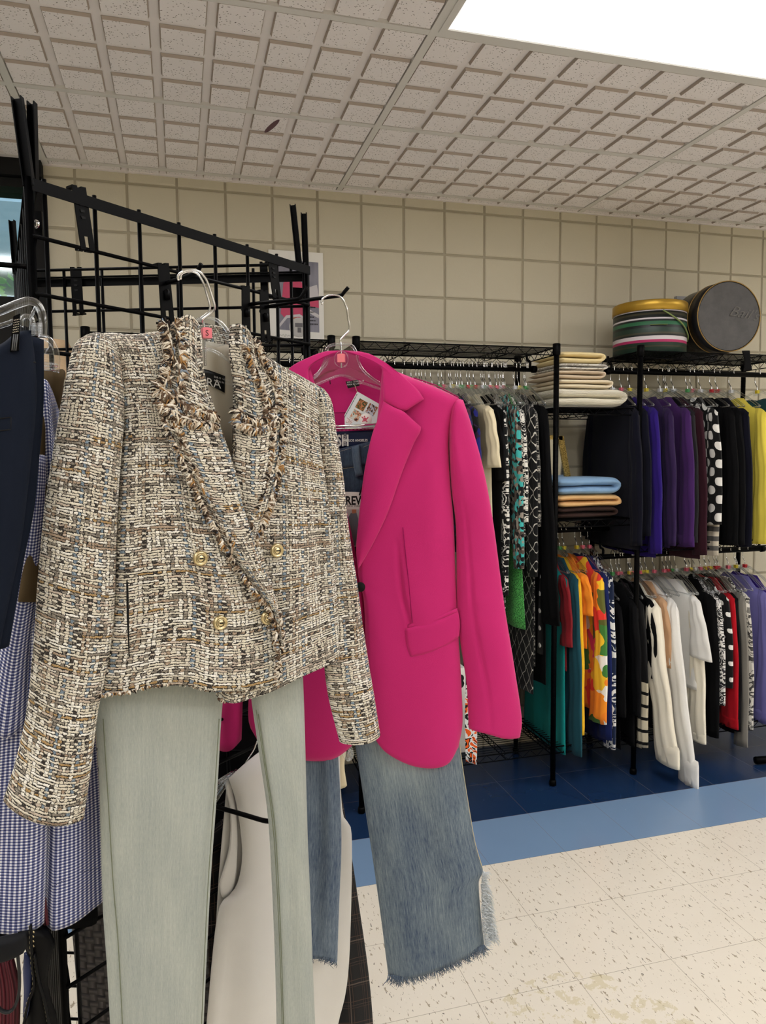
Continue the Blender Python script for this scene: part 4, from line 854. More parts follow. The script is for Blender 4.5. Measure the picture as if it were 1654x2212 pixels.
pk = cloth('printed_pink', lin(206, 84, 116), .5, 50, .1, 0, .3)
ppoly('coat_print', [(.42, .28), (.50, .28), (.62, .36), (.66, .52), (.90, .50), (.91, .62), (.66, .60), (.66, .70), (.62, .74), (.26, .74), (.20, .70), (.22, .60), (.26, .36)], pk, .0038)
ppoly('leg_print', [(.40, .74), (.50, .74), (.49, .90), (.42, .90)], flat('printed_skin', lin(170, 112, 76), .6), .0040)
wl = flat('printed_white', lin(206, 202, 206), .6)
ppoly('white_print', [(.70, .40), (.88, .36), (.91, .50), (.72, .52)], wl, .0036); ppoly('white_print', [(.15, .84), (.30, .72), (.55, .70), (.68, .75), (.68, .77), (.54, .73), (.32, .75), (.16, .87)], wl, .0042)
ppoly('white_print', [(.66, .62), (.91, .70), (.90, .74), (.66, .66)], wl, .0042)
m = MB(); q = pp(.53, .85); P0 = WPl.pt(q[0], q[1], .0045)
m.lathe([(0, 0), (.042, 0), (.044, -.001)], P0, 28, (0, -1, 0)); link('round_emblem', m, flat('emblem_paper', lin(196, 194, 192), .6), po)
m = MB(); m.box(P0+np.array([0, -.0010, .010]), (.034, .0008, .018)); m.box(P0+np.array([.002, -.0010, -.012]), (.016, .0008, .022)); link('emblem_mark', m, flat('emblem_grey', lin(110, 108, 112), .6), po)
m = MB()
for v, u0_, u1_ in ((.61, .70, .84), (.665, .72, .82), (.72, .71, .80), (.76, .72, .83), (.80, .70, .88)):
    u = u0_
    while u < u1_: m.prism([pp(u, v), pp(u+.014, v), pp(u+.012, v+.016), pp(u+.002, v+.016)], WPl, .0034, .0044); u += .021
link('small_print', m, M['ink'], po)
m = MB(); m.tube([WPl.pt(*pp(.10+.62*k/40, .945+.014*math.sin(k*1.9)*(1+.5*math.sin(k*.7))), .004) for k in range(41)], .0006, 4); link('script_line', m, flat('grey_ink', lin(140, 138, 136), .6), po)
# things at floor level in the first unit
m = MB(); p = atY(997, 1470, 2.90); bx = thing('box', 'white box with a bold black 3 on the bottom shelf', 'box', (p[0]-.06, 2.97, .18)); m.boxmm((p[0]-.13, 2.90, .183), (p[0]+.018, 3.06, p[2]+.055)); link('carton', m, M['paper'], bx)
text('numeral', '3', M['ink'], bx, (p[0]-.026, 2.8985, p[2]-.03), (1, 0, 0), (0, 0, 1), .08, bold=.003)
sc_ = thing('scarf', 'orange black and white patterned scarf end hanging by the bottom shelf', 'scarf', atY(1018, 1600, 2.83)); m = MB(); SC = Loc((0, 2.83), (1, 0))
piece(m, SC, [(1006, 1480), (1022, 1478)], [(1006, 1645), (1030, 1652)], [(1006, 1480), (1004, 1560), (1006, 1645)], [(1022, 1478), (1030, 1560), (1030, 1652)], 8, 16, 0, .004, .004, (.5, .5, 0, 0))
link('cloth', m, pat('orange_leaf_print', 'blot', [lin(20, 20, 22), lin(236, 96, 30), lin(226, 226, 222), lin(20, 20, 22), lin(236, 96, 30)], 22), sc_)
m = MB(); p = atZ(1650, 1640, .02); m.tube([p+np.array([-.05, 0, 0]), p+np.array([.1, -.02, 0])], .018, 10); tag(link('stand_foot', m, M['black']), 'black foot of a stand on the dark blue floor at the right edge', 'stand')
# ------------------------------------------------------------------ tweed jacket
PT = Pl(190, .93, 700, 1.10)
def TH(name, label, cat, pl, x, y, group=None): return thing(name, label, cat, pl.P(x, y), group)
tj = TH('tweed_jacket', 'cream and multicolour tweed jacket with fringed lapels and gold buttons', 'jacket', PT, 430, 1490)
def wv(a, b, c, d=0, k=0): return lambda U, V: a*np.sin(U*b+V*c+k)*(.3+.7*V)+d*np.sin(U*3+V*9+k)
m = MB(); piece(m, PT, [(392, 735), (470, 742), (560, 760)], [(430, 1260), (520, 1262), (600, 1260)], [(392, 735), (395, 1000), (430, 1260)], [(560, 760), (590, 1000), (600, 1260)], 20, 30, -.020, .006, 0, (.5, .5, 0, 0), sheet=.0015, waves=lambda U, V: .0022*np.sin(U*26+V*2)*np.exp(-V*3)+.003*np.sin(U*9))
link('lining', m, M['lining'], tj)
m = MB(); piece(m, PT, [(205, 722), (400, 760), (560, 775), (692, 836)], [(214, 1500), (430, 1490), (746, 1412)], [(205, 722), (262, 1000), (214, 1500)], [(692, 836), (715, 1100), (746, 1412)], 20, 20, -.028, .004, 0, (.5, .5, 0, 0), sheet=.003)
link('back_panel', m, M['tweed'], tj)
m = MB(); piece(m, PT, [(398, 692), (430, 697), (470, 698), (520, 712)], [(400, 790), (440, 776), (500, 782), (560, 830)], [(398, 692), (396, 740), (400, 790)], [(520, 712), (548, 760), (560, 830)], 16, 12, -.010, -.006, 0, (.5, .5, 0, 0), sheet=.003, bend=lambda U, V: -.012*np.sin(U*PI))
link('inner_collar', m, M['tweed'], tj)
m = MB(); piece(m, PT, [(395, 800), (440, 797), (488, 812)], [(395, 832), (440, 828), (487, 848)], [(395, 800), (395, 832)], [(488, 812), (487, 848)], 14, 4, -.0105, .001, 0, (.2, .2, 0, 0), sheet=.001, bend=lambda U, V: -.003*U)
lb = link('label', m, M['satin'], tj)
e3 = PT.e; zu = np.array([0, 0, 1.])
lx = PT.P(412, 827, -.0065); text('lettering', 'ZARA', M['whiteink'], lb, lx, e3*.98+zu*-.14, zu, .0165, .0001)
p = PT.P(462, 814, -.0068)
for k, s_ in enumerate(('EUR M  USA M  MEX 28', 'MADE IN MOROCCO')): text('small_lettering', s_, M['whiteink'], lb, p+zu*(-.0050*k)-zu*.001, e3*.97-zu*.2, zu, .0036, .00005)
# right-hand front, lies under
m = MB()
piece(m, PT, [(500, 705), (545, 745), (600, 785), (650, 812), (692, 836)], [(472, 1508), (500, 1512), (560, 1494), (620, 1466), (700, 1434), (746, 1412)], [(500, 705), (505, 850), (503, 1000), (490, 1200), (475, 1400), (472, 1508)],
      [(692, 836), (690, 950), (712, 1100), (730, 1280), (746, 1412)], 36, 60, .0, .030, 0, (.12, .5, .05, 0), sheet=.003,
      folds=[(.80, .25, .86, .95, .008, -.006), (.93, .2, .95, .9, .010, .005), (.55, .55, .45, .95, .02, .004), (.62, .5, .72, .66, .02, .005), (.3, .6, .5, 1, .02, -.004)], waves=wv(.0025, 13, 2))
link('front_panel', m, M['tweed'], tj)
m = MB()
piece(m, PT, [(205, 722), (240, 718), (290, 720), (340, 714), (432, 700)], [(214, 1501), (270, 1494), (330, 1480), (400, 1476), (450, 1488), (520, 1490), (570, 1482), (607, 1470)], [(205, 722), (245, 800), (262, 900), (258, 1000), (248, 1200), (240, 1350), (214, 1501)],
      [(424, 700), (430, 800), (460, 900), (498, 1010), (535, 1130), (585, 1270), (602, 1390), (607, 1470)], 44, 70, .004, .032, 0, (.45, .0, .05, 0), sheet=.003,
      folds=[(.16, .42, .13, .98, .006, -.007), (.05, .3, .07, .95, .012, .006), (.45, .35, .52, .98, .02, -.003), (.30, .3, .33, .9, .03, .004), (.7, .5, .75, .95, .03, .004), (.25, .1, .35, .35, .02, -.003)], waves=wv(.0022, 12, 1, .001))
link('front_panel', m, M['tweed'], tj)
m = MB(); m.tube([PT.P(x, y, o) for x, y, o in ((276, 1228, .026), (275, 1260, .028), (276, 1330, .029), (279, 1420, .029))], [.0006, .0016, .0016, .0006], 6); link('pocket_slit', m, M['blackm'], tj)
# lapels and collars
def lapel(name, T, B, L, R, off, amp=.006, nu=16, nv=34, roll=0, fr=.004):
    m = MB(); bend = (lambda U, V: amp*np.sin(np.clip(U, 0, 1)*PI*.9)+roll*(1-V))
    piece(m, PT, T, B, L, R, nu, nv, off, fr, 0, (.12, .12, 0, 0), sheet=.003, bend=bend, waves=lambda U, V: .0012*np.sin(V*30+U*6)); return link(name, m, M['tweed'], tj)
lapel('collar', [(363, 702), (395, 684), (412, 685), (432, 698)], [(350, 842), (400, 872), (462, 892)], [(363, 702), (373, 760), (366, 800), (350, 842)], [(424, 698), (420, 760), (428, 830), (454, 892)], .034, .010)
lapel('collar', [(497, 702), (512, 702), (530, 716), (546, 742)], [(510, 884), (555, 905), (594, 872)], [(500, 702), (498, 760), (509, 830), (516, 884)], [(546, 742), (566, 790), (588, 830), (594, 872)], .026, .010)
lapel('lapel', [(346, 850), (385, 880), (466, 890)], [(600, 1390), (606, 1392)], [(346, 850), (356, 900), (375, 950), (405, 1015), (440, 1090), (490, 1185), (545, 1268), (585, 1320), (600, 1390)], [(458, 890), (480, 950), (499, 1010), (529, 1115), (562, 1215), (593, 1290), (606, 1392)], .038, .010, 18, 60)
lapel('lapel', [(508, 888), (555, 902), (606, 884)], [(534, 1172), (544, 1176)], [(512, 888), (507, 950), (507, 1010), (518, 1090), (534, 1172)], [(606, 884), (604, 955), (592, 1040), (570, 1110), (544, 1176)], .030, .010)
fb = MB()
for cv, n_, l, o, sd, dr in (([(360, 700), (372, 760), (366, 800), (350, 842)], 330, .016, .042, 1, .3), ([(378, 692), (388, 760), (385, 830), (380, 860)], 260, .014, .047, -1, .3), ([(345, 838), (400, 872), (462, 892)], 420, .017, .046, 1, .3), ([(350, 872), (400, 902), (462, 915)], 380, .015, .048, 1, .3),
    ([(346, 850), (356, 900), (375, 950), (405, 1015), (440, 1090), (490, 1185), (545, 1268), (585, 1320), (600, 1390), (607, 1470)], 560, .010, .046, 1, .3),
    ([(356, 862), (372, 915), (392, 955), (420, 1020), (456, 1095), (504, 1188), (560, 1270), (592, 1330), (604, 1400)], 620, .013, .045, -1, -.1),
    ([(546, 740), (566, 790), (590, 830), (596, 872)], 260, .014, .036, -1, .2), ([(532, 745), (552, 800), (574, 850), (580, 890)], 200, .013, .040, 1, .3), ([(510, 884), (555, 905), (596, 872)], 380, .016, .040, 1, .3), ([(508, 905), (555, 925), (600, 900)], 260, .014, .042, 1, .2),
    ([(606, 884), (604, 955), (592, 1040), (570, 1110), (544, 1176)], 460, .013, .038, -1, .2), ([(596, 900), (592, 960), (580, 1036), (558, 1104), (536, 1160)], 300, .012, .040, 1, .1),
    ([(214, 1500), (270, 1494), (330, 1480), (400, 1476), (450, 1488), (520, 1490), (607, 1470)], 200, .005, .030, 1, .5), ([(472, 1508), (500, 1512), (560, 1494), (620, 1466), (700, 1434), (746, 1412)], 160, .005, .018, 1, .5)):
    fringe(fb, PT, cv, int(n_*1.7), l*.72, o, sd, .0011, .8, droop=dr)
link('fringe', fb, M['yarn'], tj)
# sleeves
m = MB()
piece(m, PT, [(188, 722), (212, 718), (240, 728)], [(8, 1734), (60, 1756), (120, 1769), (184, 1768)], [(188, 722), (162, 742), (148, 790), (132, 870), (114, 980), (96, 1100), (82, 1250), (72, 1400), (58, 1540), (34, 1650), (8, 1734)],
      [(240, 728), (264, 800), (268, 900), (258, 1050), (252, 1200), (247, 1350), (233, 1450), (214, 1535), (200, 1650), (184, 1768)], 30, 90, .006, .034, .022, (.5, .5, .05, 0), folds=[(.75, .03, .9, .12, .012, .005), (.2, .5, .8, .56, .02, -.003), (.3, .72, .9, .8, .02, -.003), (.1, .35, .6, .42, .03, .004)], waves=lambda U, V: .0022*np.sin(V*21+U*3))
link('sleeve', m, M['tweed'], tj)
m = MB()
piece(m, PT, [(664, 828), (680, 830), (694, 838)], [(738, 1606), (780, 1598), (823, 1586)], [(664, 828), (682, 950), (690, 1100), (700, 1250), (702, 1400), (712, 1500), (738, 1606)],
      [(694, 838), (714, 875), (724, 950), (740, 1050), (757, 1180), (776, 1300), (792, 1400), (808, 1500), (823, 1586)], 24, 80, -.006, .024, .020, (.5, .5, .05, 0), folds=[(.4, .3, .45, .75, .006, -.006), (.2, .75, .8, .8, .02, -.003)], waves=lambda U, V: .002*np.sin(V*19+U*4))
link('sleeve', m, M['tweed'], tj)
def button(x, y, off, rr=.0102):
    c = PT.P(x, y, off); m = MB(); ax = PT.n*1.0+e3*.1
    m.lathe([(0, .0045), (.0044, .0042), (.0052, .0028), (.0066, .0030), (.0074, .0046), (.0086, .0044), (rr, .0024), (rr, 0), (.003, -.006)], c, 30, ax)
    for k in range(40):
        a = k/40*2*PI; q = Vector((0, 0, 1)).rotation_difference(Vector([float(z) for z in ax])).to_matrix(); P0 = np.array(q@Vector((.0078*math.cos(a), .0078*math.sin(a), .0048)))+c; P1 = np.array(q@Vector((.0098*math.cos(a), .0098*math.sin(a), .0030)))+c
        m.tube([P0, P1], .0003, 4)
    o_ = link('button', m, M['gold'], tj)
    m = MB(); m.lathe([(.0044, .0040), (.0047, .0046), (.0050, .0040)], c, 24, ax); m.box(c+ax/np.linalg.norm(ax)*.005, (.005, .002, .0016)); link('button_ring', m, M['blackm'], o_)
button(432, 1206, .040); button(475, 1345, .040); button(597, 1189, .034); button(577, 1334, .040)
# clear hanger of the tweed jacket
def top_hanger(pl, name, label, hook, arch, plate, tabp, off, letter=None, back=-.012):
    h = TH(name, label, 'hanger', pl, *plate[0])
    m = MB(); m.tube(cr([pl.P(x, y, o) for x, y, o in hook], 60), .0016, 8); link('hook', m, M['chrome'], h)
    m = MB()
    for a in arch: m.tube(cr([pl.P(x, y, off) for x, y in a], 40), .0026, 8)
    ps = [pl.hit(*p) for p in plate]; m.prism(ps, pl, off-.0012, off+.0008); link('clear_body', m, M['clear'], h)
    x, y = tabp; m = MB(); c = pl.P(x, y, off+.004); R = np.stack([pl.e, -pl.n, zu], 1); m.box(c, (.0125, .009, .0135), R); m.tube([c+zu*.0068, c+zu*.0073], .0045, 10); tb_ = link('size_tab', m, M['pinkpl'], h)
    if letter: text('size_letter', letter, M['ink'], tb_, c+pl.n*.0049-zu*.0038-pl.e*.0032, pl.e, zu, .0105, .00005)
    return h
top_hanger(PT, 'clothes_hanger', 'clear hanger with a chrome hook and pink S tab inside the tweed jacket',
  [(386, 606, .055), (384, 597, .055), (392, 588, .058), (408, 583, .06), (428, 586, .06), (444, 602, .05), (455, 630, .035), (464, 664, .02), (455, 676, .012), (436, 692, .006), (440, 705, .002), (443, 790, .002)],
  [[(330, 830), (370, 770), (400, 730), (420, 695), (450, 686), (480, 700), (515, 750), (580, 810), (640, 850)], [(410, 776), (440, 756), (470, 762), (520, 800)]],
  [(425, 690), (470, 690), (500, 730), (490, 745), (465, 752), (445, 745), (430, 752), (405, 745)], (446, 720), .004, 'S')
m = MB(); m.tube(cr([PT.P(x, y, o) for x, y, o in [(390, 604, .048), (392, 592, .05), (408, 586, .052), (424, 590, .052), (436, 605, .045), (446, 632, .03), (453, 668, .014), (432, 690, .0)]], 50), .0016, 8)
tag(link('hanger_hook', m, M['chrome']), 'second chrome hook beside the first on the tweed jacket arm, from the jeans hanger', 'hanger')

# ------------------------------------------------------------------ sage jeans
sj = TH('sage_jeans', 'pale sage green skinny jeans hanging below the tweed jacket', 'jeans', PT, 440, 2212)
for nm, T, B, L, R, o in (('leg', [(205, 1395), (350, 1390), (500, 1395)], [(244, 2320), (340, 2325), (436, 2320)], [(205, 1395), (206, 1530), (214, 1690), (222, 1950), (232, 2100), (244, 2320)], [(500, 1395), (481, 1520), (470, 1700), (456, 1900), (446, 2100), (436, 2320)], -.022),
                       ('leg', [(530, 1395), (590, 1390), (648, 1395)], [(600, 2320), (640, 2322), (690, 2320)], [(530, 1395), (543, 1510), (562, 1640), (580, 1767), (589, 1915), (597, 2100), (602, 2320)], [(648, 1395), (653, 1449), (658, 1576), (664, 1788), (671, 1957), (681, 2207), (690, 2320)], -.020)):
    m = MB(); piece(m, PT, T, B, L, R, 24, 60, o, .012, .010, (.3, .3, 0, 0), folds=[(.35, .1, .5, .5, .03, .002), (.7, .3, .6, .9, .04, -.002), (.2, .6, .4, .95, .03, .002)] if o < -.021 else [(.75, .05, .5, .18, .012, .002), (.35, .45, .4, .95, .012, -.002), (.7, .5, .62, .95, .02, .0015)], waves=lambda U, V: .0012*np.sin(U*9+V*4))
    lg = link(nm, m, M['sage'], sj)
    m = MB()
    for cv in (([[(222, 1540), (232, 1700), (244, 1900), (256, 2050), (270, 2320)], [(474, 1540), (464, 1700), (450, 1900), (440, 2100), (431, 2320)]]) if o < -.021 else [[(551, 1520), (570, 1645), (588, 1770), (598, 1915), (606, 2100), (612, 2320)], [(556, 1530), (575, 1660), (593, 1780), (602, 1920), (609, 2100), (615, 2320)]]):
        q = cr(cv, 60); m.tube([PT.P(x, y, o+(.0118 if i_ else 0)) for i_, (x, y) in enumerate(q) if i_], .0007, 5)
    link('side_seam', m, M['sageseam'], lg)

# ------------------------------------------------------------------ magenta blazer
PP = Pl(480, 1.262, 1120, 1.235)
pb = TH('magenta_blazer', 'bright magenta single-breasted blazer with notched lapels and a flap pocket', 'blazer', PP, 780, 1640)
def pk_(name, T, B, L, R, off, fr, w, nu=28, nv=50, folds=(), waves=None, bend=None, sheet=.0025, mat='pink', parent=pb, bk=0):
    m = MB(); piece(m, PP, T, B, L, R, nu, nv, off, fr, bk, w, folds=folds, waves=waves, bend=bend, sheet=sheet); return link(name, m, M[mat], parent)
pk_('back_lining', [(640, 800), (700, 775), (780, 775), (832, 800)], [(560, 1600), (760, 1580), (985, 1600)], [(640, 800), (600, 1000), (555, 1300), (560, 1600)], [(832, 800), (960, 1000), (985, 1300), (985, 1600)], -.026, .003, (.5, .5, 0, 0))
m = MB(); m.tube([PP.P(x, y, -.0195) for x, y in ((718, 892), (800, 890), (830, 888))], .0007, 5); link('lining_seam', m, cloth('deep_magenta', lin(130, 14, 70)), pb)
pk_('collar_stand', [(655, 790), (690, 764), (738, 756), (790, 762), (830, 786)], [(655, 835), (700, 806), (740, 800), (790, 808), (832, 850)], [(655, 790), (655, 835)], [(830, 786), (832, 850)], -.014, 0, (0, 0, 0, 0), 24, 8, bend=lambda U, V: -.010*np.sin(U*PI)+.006*(1-V))
# fronts
pk_('front_panel', [(600, 840), (630, 805), (668, 790)], [(556, 1600), (600, 1630), (660, 1643), (712, 1642), (748, 1622), (778, 1590)], [(600, 840), (590, 1000), (570, 1200), (545, 1430), (536, 1550), (556, 1600)],
    [(668, 790), (700, 900), (725, 1000), (748, 1100), (772, 1215), (788, 1300), (792, 1450), (778, 1590)], .007, .010, (.4, .12, .05, .02))
pk_('front_panel', [(826, 790), (880, 812), (940, 836), (991, 860)], [(806, 1585), (835, 1622), (880, 1648), (925, 1656), (965, 1648), (990, 1615)], [(826, 790), (815, 900), (795, 1040), (772, 1215), (786, 1300), (792, 1450), (806, 1585)],
    [(991, 860), (972, 930), (970, 1000), (980, 1150), (988, 1330), (996, 1470), (999, 1560), (990, 1615)], .004, .022, (.08, .35, .03, .02), 100, 120,
    folds=[(.40, .42, .52, .64, .004, -.004), (.50, .42, .62, .63, .02, .004), (.15, .55, .2, .98, .04, .006), (.55, .66, .6, 1, .05, .006), (.8, .66, .85, 1, .04, -.004), (.25, .25, .45, .05, .03, -.003), (.92, .2, .85, .6, .02, -.004)], waves=wv(.002, 8, 1.5))
m = MB(); m.tube([PP.P(x, y, o) for x, y, o in ((870, 1139, .0272), (876, 1200, .0280), (883, 1260, .0286), (890, 1345, .0284))], .0008, 5); m.tube([PP.P(x, y, o) for x, y, o in ((893, 816, .0195), (940, 832, .017), (990, 858, .008))], .0010, 5); link('seam', m, cloth('magenta_seam', lin(150, 16, 84)), pb)
pk_('pocket_flap', [(875, 1358), (900, 1352), (950, 1339), (990, 1322)], [(886, 1420), (920, 1412), (960, 1398), (992, 1378)], [(875, 1358), (878, 1392), (886, 1420)], [(990, 1322), (994, 1350), (992, 1378)], .0285, .0015, (.08, .05, .05, .15), 18, 10, sheet=.003, bend=lambda U, V: -.011*U**2.5)
pk_('pocket_welt', [(880, 1350), (930, 1338), (988, 1316)], [(880, 1357), (930, 1346), (989, 1324)], [(880, 1350), (880, 1357)], [(988, 1316), (989, 1324)], .0275, .001, (.03, .03, .3, .3), 18, 3, bend=lambda U, V: -.009*U**2.5)
# collar + lapels
pk_('collar', [(738, 754), (790, 760), (825, 778), (850, 796)], [(828, 866), (850, 880), (871, 889), (893, 877), (916, 862)], [(738, 754), (790, 772), (822, 792), (826, 830), (828, 866)], [(850, 796), (880, 822), (902, 842), (916, 862)], .030, .003, (.06, .06, .06, .06), 22, 22, bend=lambda U, V: .008*np.sin(U*PI)*V+(-.022*(1-V)**2*(1-U)))
pk_('collar', [(740, 754), (700, 757), (662, 772), (630, 790), (612, 812)], [(668, 840), (640, 850), (600, 860)], [(740, 754), (700, 770), (668, 792), (666, 815), (668, 840)], [(612, 812), (600, 860)], .024, .003, (.06, .06, .06, .06), 22, 16, bend=lambda U, V: -.016*(1-V)**2*(1-U))
pk_('lapel', [(828, 866), (850, 880), (872, 890), (890, 906), (909, 922)], [(772, 1226), (775, 1228)], [(828, 866), (818, 900), (802, 944), (785, 1028), (773, 1134), (769, 1186), (772, 1226)], [(909, 922), (907, 934), (893, 960), (868, 1021), (838, 1106), (806, 1174), (775, 1228)], .031, .003, (.05, .05, .04, 0), 22, 50, bend=lambda U, V: .010*np.sin(U*PI)*(1-.5*V), waves=lambda U, V: .0015*np.sin(V*9+U*2))
pk_('lapel', [(668, 840), (640, 850), (610, 860)], [(766, 1210), (772, 1216)], [(668, 840), (700, 930), (728, 1040), (766, 1210)][::1], [(610, 860), (650, 980), (720, 1110), (772, 1216)], .018, .002, (.05, .05, 0, 0), 12, 30)
pk_('sleeve', [(972, 880), (984, 862), (1000, 864)], [(1012, 1573), (1050, 1578), (1090, 1590), (1124, 1594)], [(972, 880), (969, 930), (970, 985), (975, 1060), (985, 1150), (986, 1331), (994, 1390), (1008, 1483), (1012, 1573)],
    [(1000, 864), (1018, 918), (1045, 1018), (1066, 1134), (1088, 1298), (1109, 1428), (1127, 1550), (1124, 1594)], .002, .021, (.5, .5, .05, 0), 56, 100, sheet=0, bk=.014, folds=[(.28, .30, .40, .98, .004, -.003), (.15, .05, .3, .28, .015, .004), (.6, .3, .5, .6, .03, -.004), (.55, .55, .75, .8, .03, .004)], waves=lambda U, V: .0025*np.sin(V*14+U*3))
pk_('sleeve', [(560, 850), (580, 838), (602, 842)], [(470, 1618), (500, 1616), (520, 1600)], [(560, 850), (520, 1000), (490, 1200), (478, 1400), (470, 1618)], [(602, 842), (560, 1100), (540, 1300), (526, 1450), (520, 1600)], -.006, .018, (.5, .5, .05, 0), 18, 40, sheet=0, bk=.010)
m = MB(); c = PP.P(778, 1268, .030); m.lathe([(0, .002), (.007, .0015), (.0085, 0), (.007, -.003)], c, 20, PP.n); link('button', m, M['blackm'], pb)
m = MB(); m.prism([PP.hit(*p) for p in ((745, 823), (772, 819), (776, 832), (750, 838))], PP, -.010, -.009); lb = link('label', m, M['satin'], pb)
for k, s_ in enumerate(('SIZE 4  US M  EU 38', 'MADE IN CHINA')): text('small_lettering', s_, M['whiteink'], lb, PP.P(749, 828+5*k, -.0085), PP.e+zu*.10, zu, .0035, .00005)
m = MB(); m.tube([PP.P(x, y, -.012) for x, y in ((712, 820), (713, 830))], .0008, 5); link('hang_loop', m, M['blackm'], pb)
# hang tag with four little pictures
tg = TH('price_tag', 'white hang tag with small photographs and a pink turtle mark inside the magenta blazer', 'tag', PP, 785, 885)
fp = lambda P_: [PP.hit(*p) for p in P_]
m = MB(); m.prism(fp([(771, 845), (822, 874), (812, 926), (744, 926), (743, 896)]), PP, -.0065, -.0058); link('card', m, flat('pale_blue_card', lin(214, 222, 222), .5), tg)
m = MB(); m.tube([PP.P(766, 832, -.008), PP.P(771, 846, -.006)], .0004, 4); link('string', m, M['thread'], tg)
U_ = np.array([51, 29.])/58.7; V_ = np.array([-28, 51.])/58.2; O_ = np.array([771, 845.])
tq = lambda u, v: tuple(O_+U_*u+V_*v)
phm = [pat('tag_photo_%d' % k, 'blot', c, 160) for k, c in enumerate(([lin(90, 70, 44), lin(180, 120, 80), lin(60, 80, 50), lin(150, 100, 60)], [lin(40, 40, 44), lin(150, 100, 70), lin(190, 200, 210), lin(60, 44, 40)], [lin(60, 34, 34), lin(196, 140, 110), lin(200, 206, 196), lin(70, 90, 70)], [lin(220, 196, 190), lin(170, 150, 140), lin(230, 220, 220), lin(190, 160, 160)]))]
for k, (u0_, v0_) in enumerate(((12, 10), (36, 8), (12, 36), (10, 62))):
    m = MB(); m.prism(fp([tq(u0_, v0_), tq(u0_+20, v0_), tq(u0_+20, v0_+22), tq(u0_, v0_+22)] if k != 3 else [tq(8, 60), tq(24, 60), tq(22, 68), tq(10, 72)]), PP, -.0058, -.0054); link('photograph', m, phm[k], tg)
m = MB(); c = PP.P(*tq(46, 44), -.0052); m.lathe([(0, .0), (.0102, 0), (.0104, -.0004)], c, 24, PP.n); link('round_mark', m, M['paper'], tg)
m = MB()
for dx, dy, rr in ((0, 0, .0034), (.0040, .0020, .0012), (-.0036, .0032, .0013), (.0032, -.0034, .0013), (-.0034, -.0028, .0013), (-.0006, .0050, .0014), (.0052, .0034, .0010), (-.0050, .0044, .0010)):
    m.lathe([(0, .0003), (rr, .0001)], c+PP.e*(dx-.0015)+zu*dy+PP.n*.0003, 12, PP.n)
link('turtle_mark', m, flat('rose_ink', lin(200, 90, 110), .6), tg)
text('web_lettering', 'WWW.PINKBOUTIQUE.COM', M['ink'], tg, PP.P(*tq(4, 58), -.0053), PP.e*(-V_[0])*1+zu*V_[1], PP.e*(U_[0]*-1)+zu*U_[1]*1, .0040, .00004) if 0 else None
m = MB()
for k in range(22):
    a = tq(3.2, 6+k*2.6); b = tq(3.2, 7.6+k*2.6); m.tube([PP.P(*a, -.0054), PP.P(*b, -.0054)], .0005+.0003*(k % 3 == 0), 4)
link('edge_lettering', m, M['ink'], tg)

# clear hanger of the blazer
ph = top_hanger(PP, 'clothes_hanger', 'clear hanger with a chrome hook inside the magenta blazer',
  [(697, 654, .012), (694, 656, .012), (698, 644, .012), (716, 637, .014), (736, 642, .012), (748, 664, .008), (752, 690, .004), (755, 711, .0), (744, 724, 0), (735, 735, 0), (736, 745, 0), (737, 795, 0)],
  [[(620, 870), (660, 832), (688, 806), (700, 780), (706, 752), (722, 744), (755, 744), (768, 758), (778, 790), (800, 814), (850, 846), (920, 880)], [(668, 838), (700, 824), (737, 811), (775, 824), (826, 842)], [(712, 758), (704, 786), (676, 816)]],
  [(706, 752), (722, 745), (755, 745), (768, 757), (778, 790), (800, 814), (826, 836), (790, 824), (760, 815), (737, 812), (712, 818), (676, 834), (668, 830), (688, 806), (700, 780)], (737, 774), .004)
m = MB(); c = PP.P(737, 776, .012); q = [c+PP.e*.0115*math.cos(a)+zu*.0135*math.sin(a) for a in np.linspace(0, 2*PI, 28)]; m.tube(q, .0008, 6, False); link('ring', m, M['clear'], ph)
m = MB(); m.tube([PP.P(700, 921, .0), PP.P(760, 920, .002), PP.P(812, 916, .0)], .0022, 8); m.tube([PP.P(690, 927, .0), PP.P(812, 924, .0)], .0012, 8)
tag(link('hanger_bar', m, M['chrome']), 'thin chrome hanger bar holding the jeans inside the magenta blazer', 'hanger')

# ------------------------------------------------------------------ blue jeans under the blazer
bj = TH('flared_jeans', 'blue flared jeans with frayed hems hanging under the magenta blazer', 'jeans', PP, 850, 2100)
def jp(name, T, B, L, R, off, fr, w, mat, folds=(), parent=bj, nu=24, nv=50, sheet=0, bk=.008, waves=None):
    m = MB(); piece(m, PP, T, B, L, R, nu, nv, off, fr, bk, w, folds=folds, waves=waves, sheet=sheet); return link(name, m, M[mat], parent)
jp('waist_facing', [(690, 933), (760, 931), (830, 928)], [(690, 972), (760, 966), (830, 950)], [(690, 933), (690, 972)], [(830, 928), (830, 950)], -.012, 0, (0, 0, 0, 0), 'navylbl', sheet=.002, nv=6)
jp('waistband', [(690, 976), (730, 970), (765, 962), (830, 945)], [(690, 1018), (730, 1013), (765, 1009), (830, 1000)], [(690, 976), (690, 1018)], [(830, 945), (830, 1000)], -.004, .002, (.1, .1, .1, .1), 'denimd', sheet=.003, nv=6)
jp('seat_panel', [(690, 1008), (730, 1007), (830, 998)], [(690, 1260), (760, 1265), (830, 1260)], [(690, 1008), (690, 1260)], [(830, 998), (830, 1260)], -.008, .003, (.2, .2, 0, 0), 'denimd', sheet=.003, folds=[(.55, .02, .6, .4, .006, .002), (.2, .02, .25, .5, .006, -.002)])
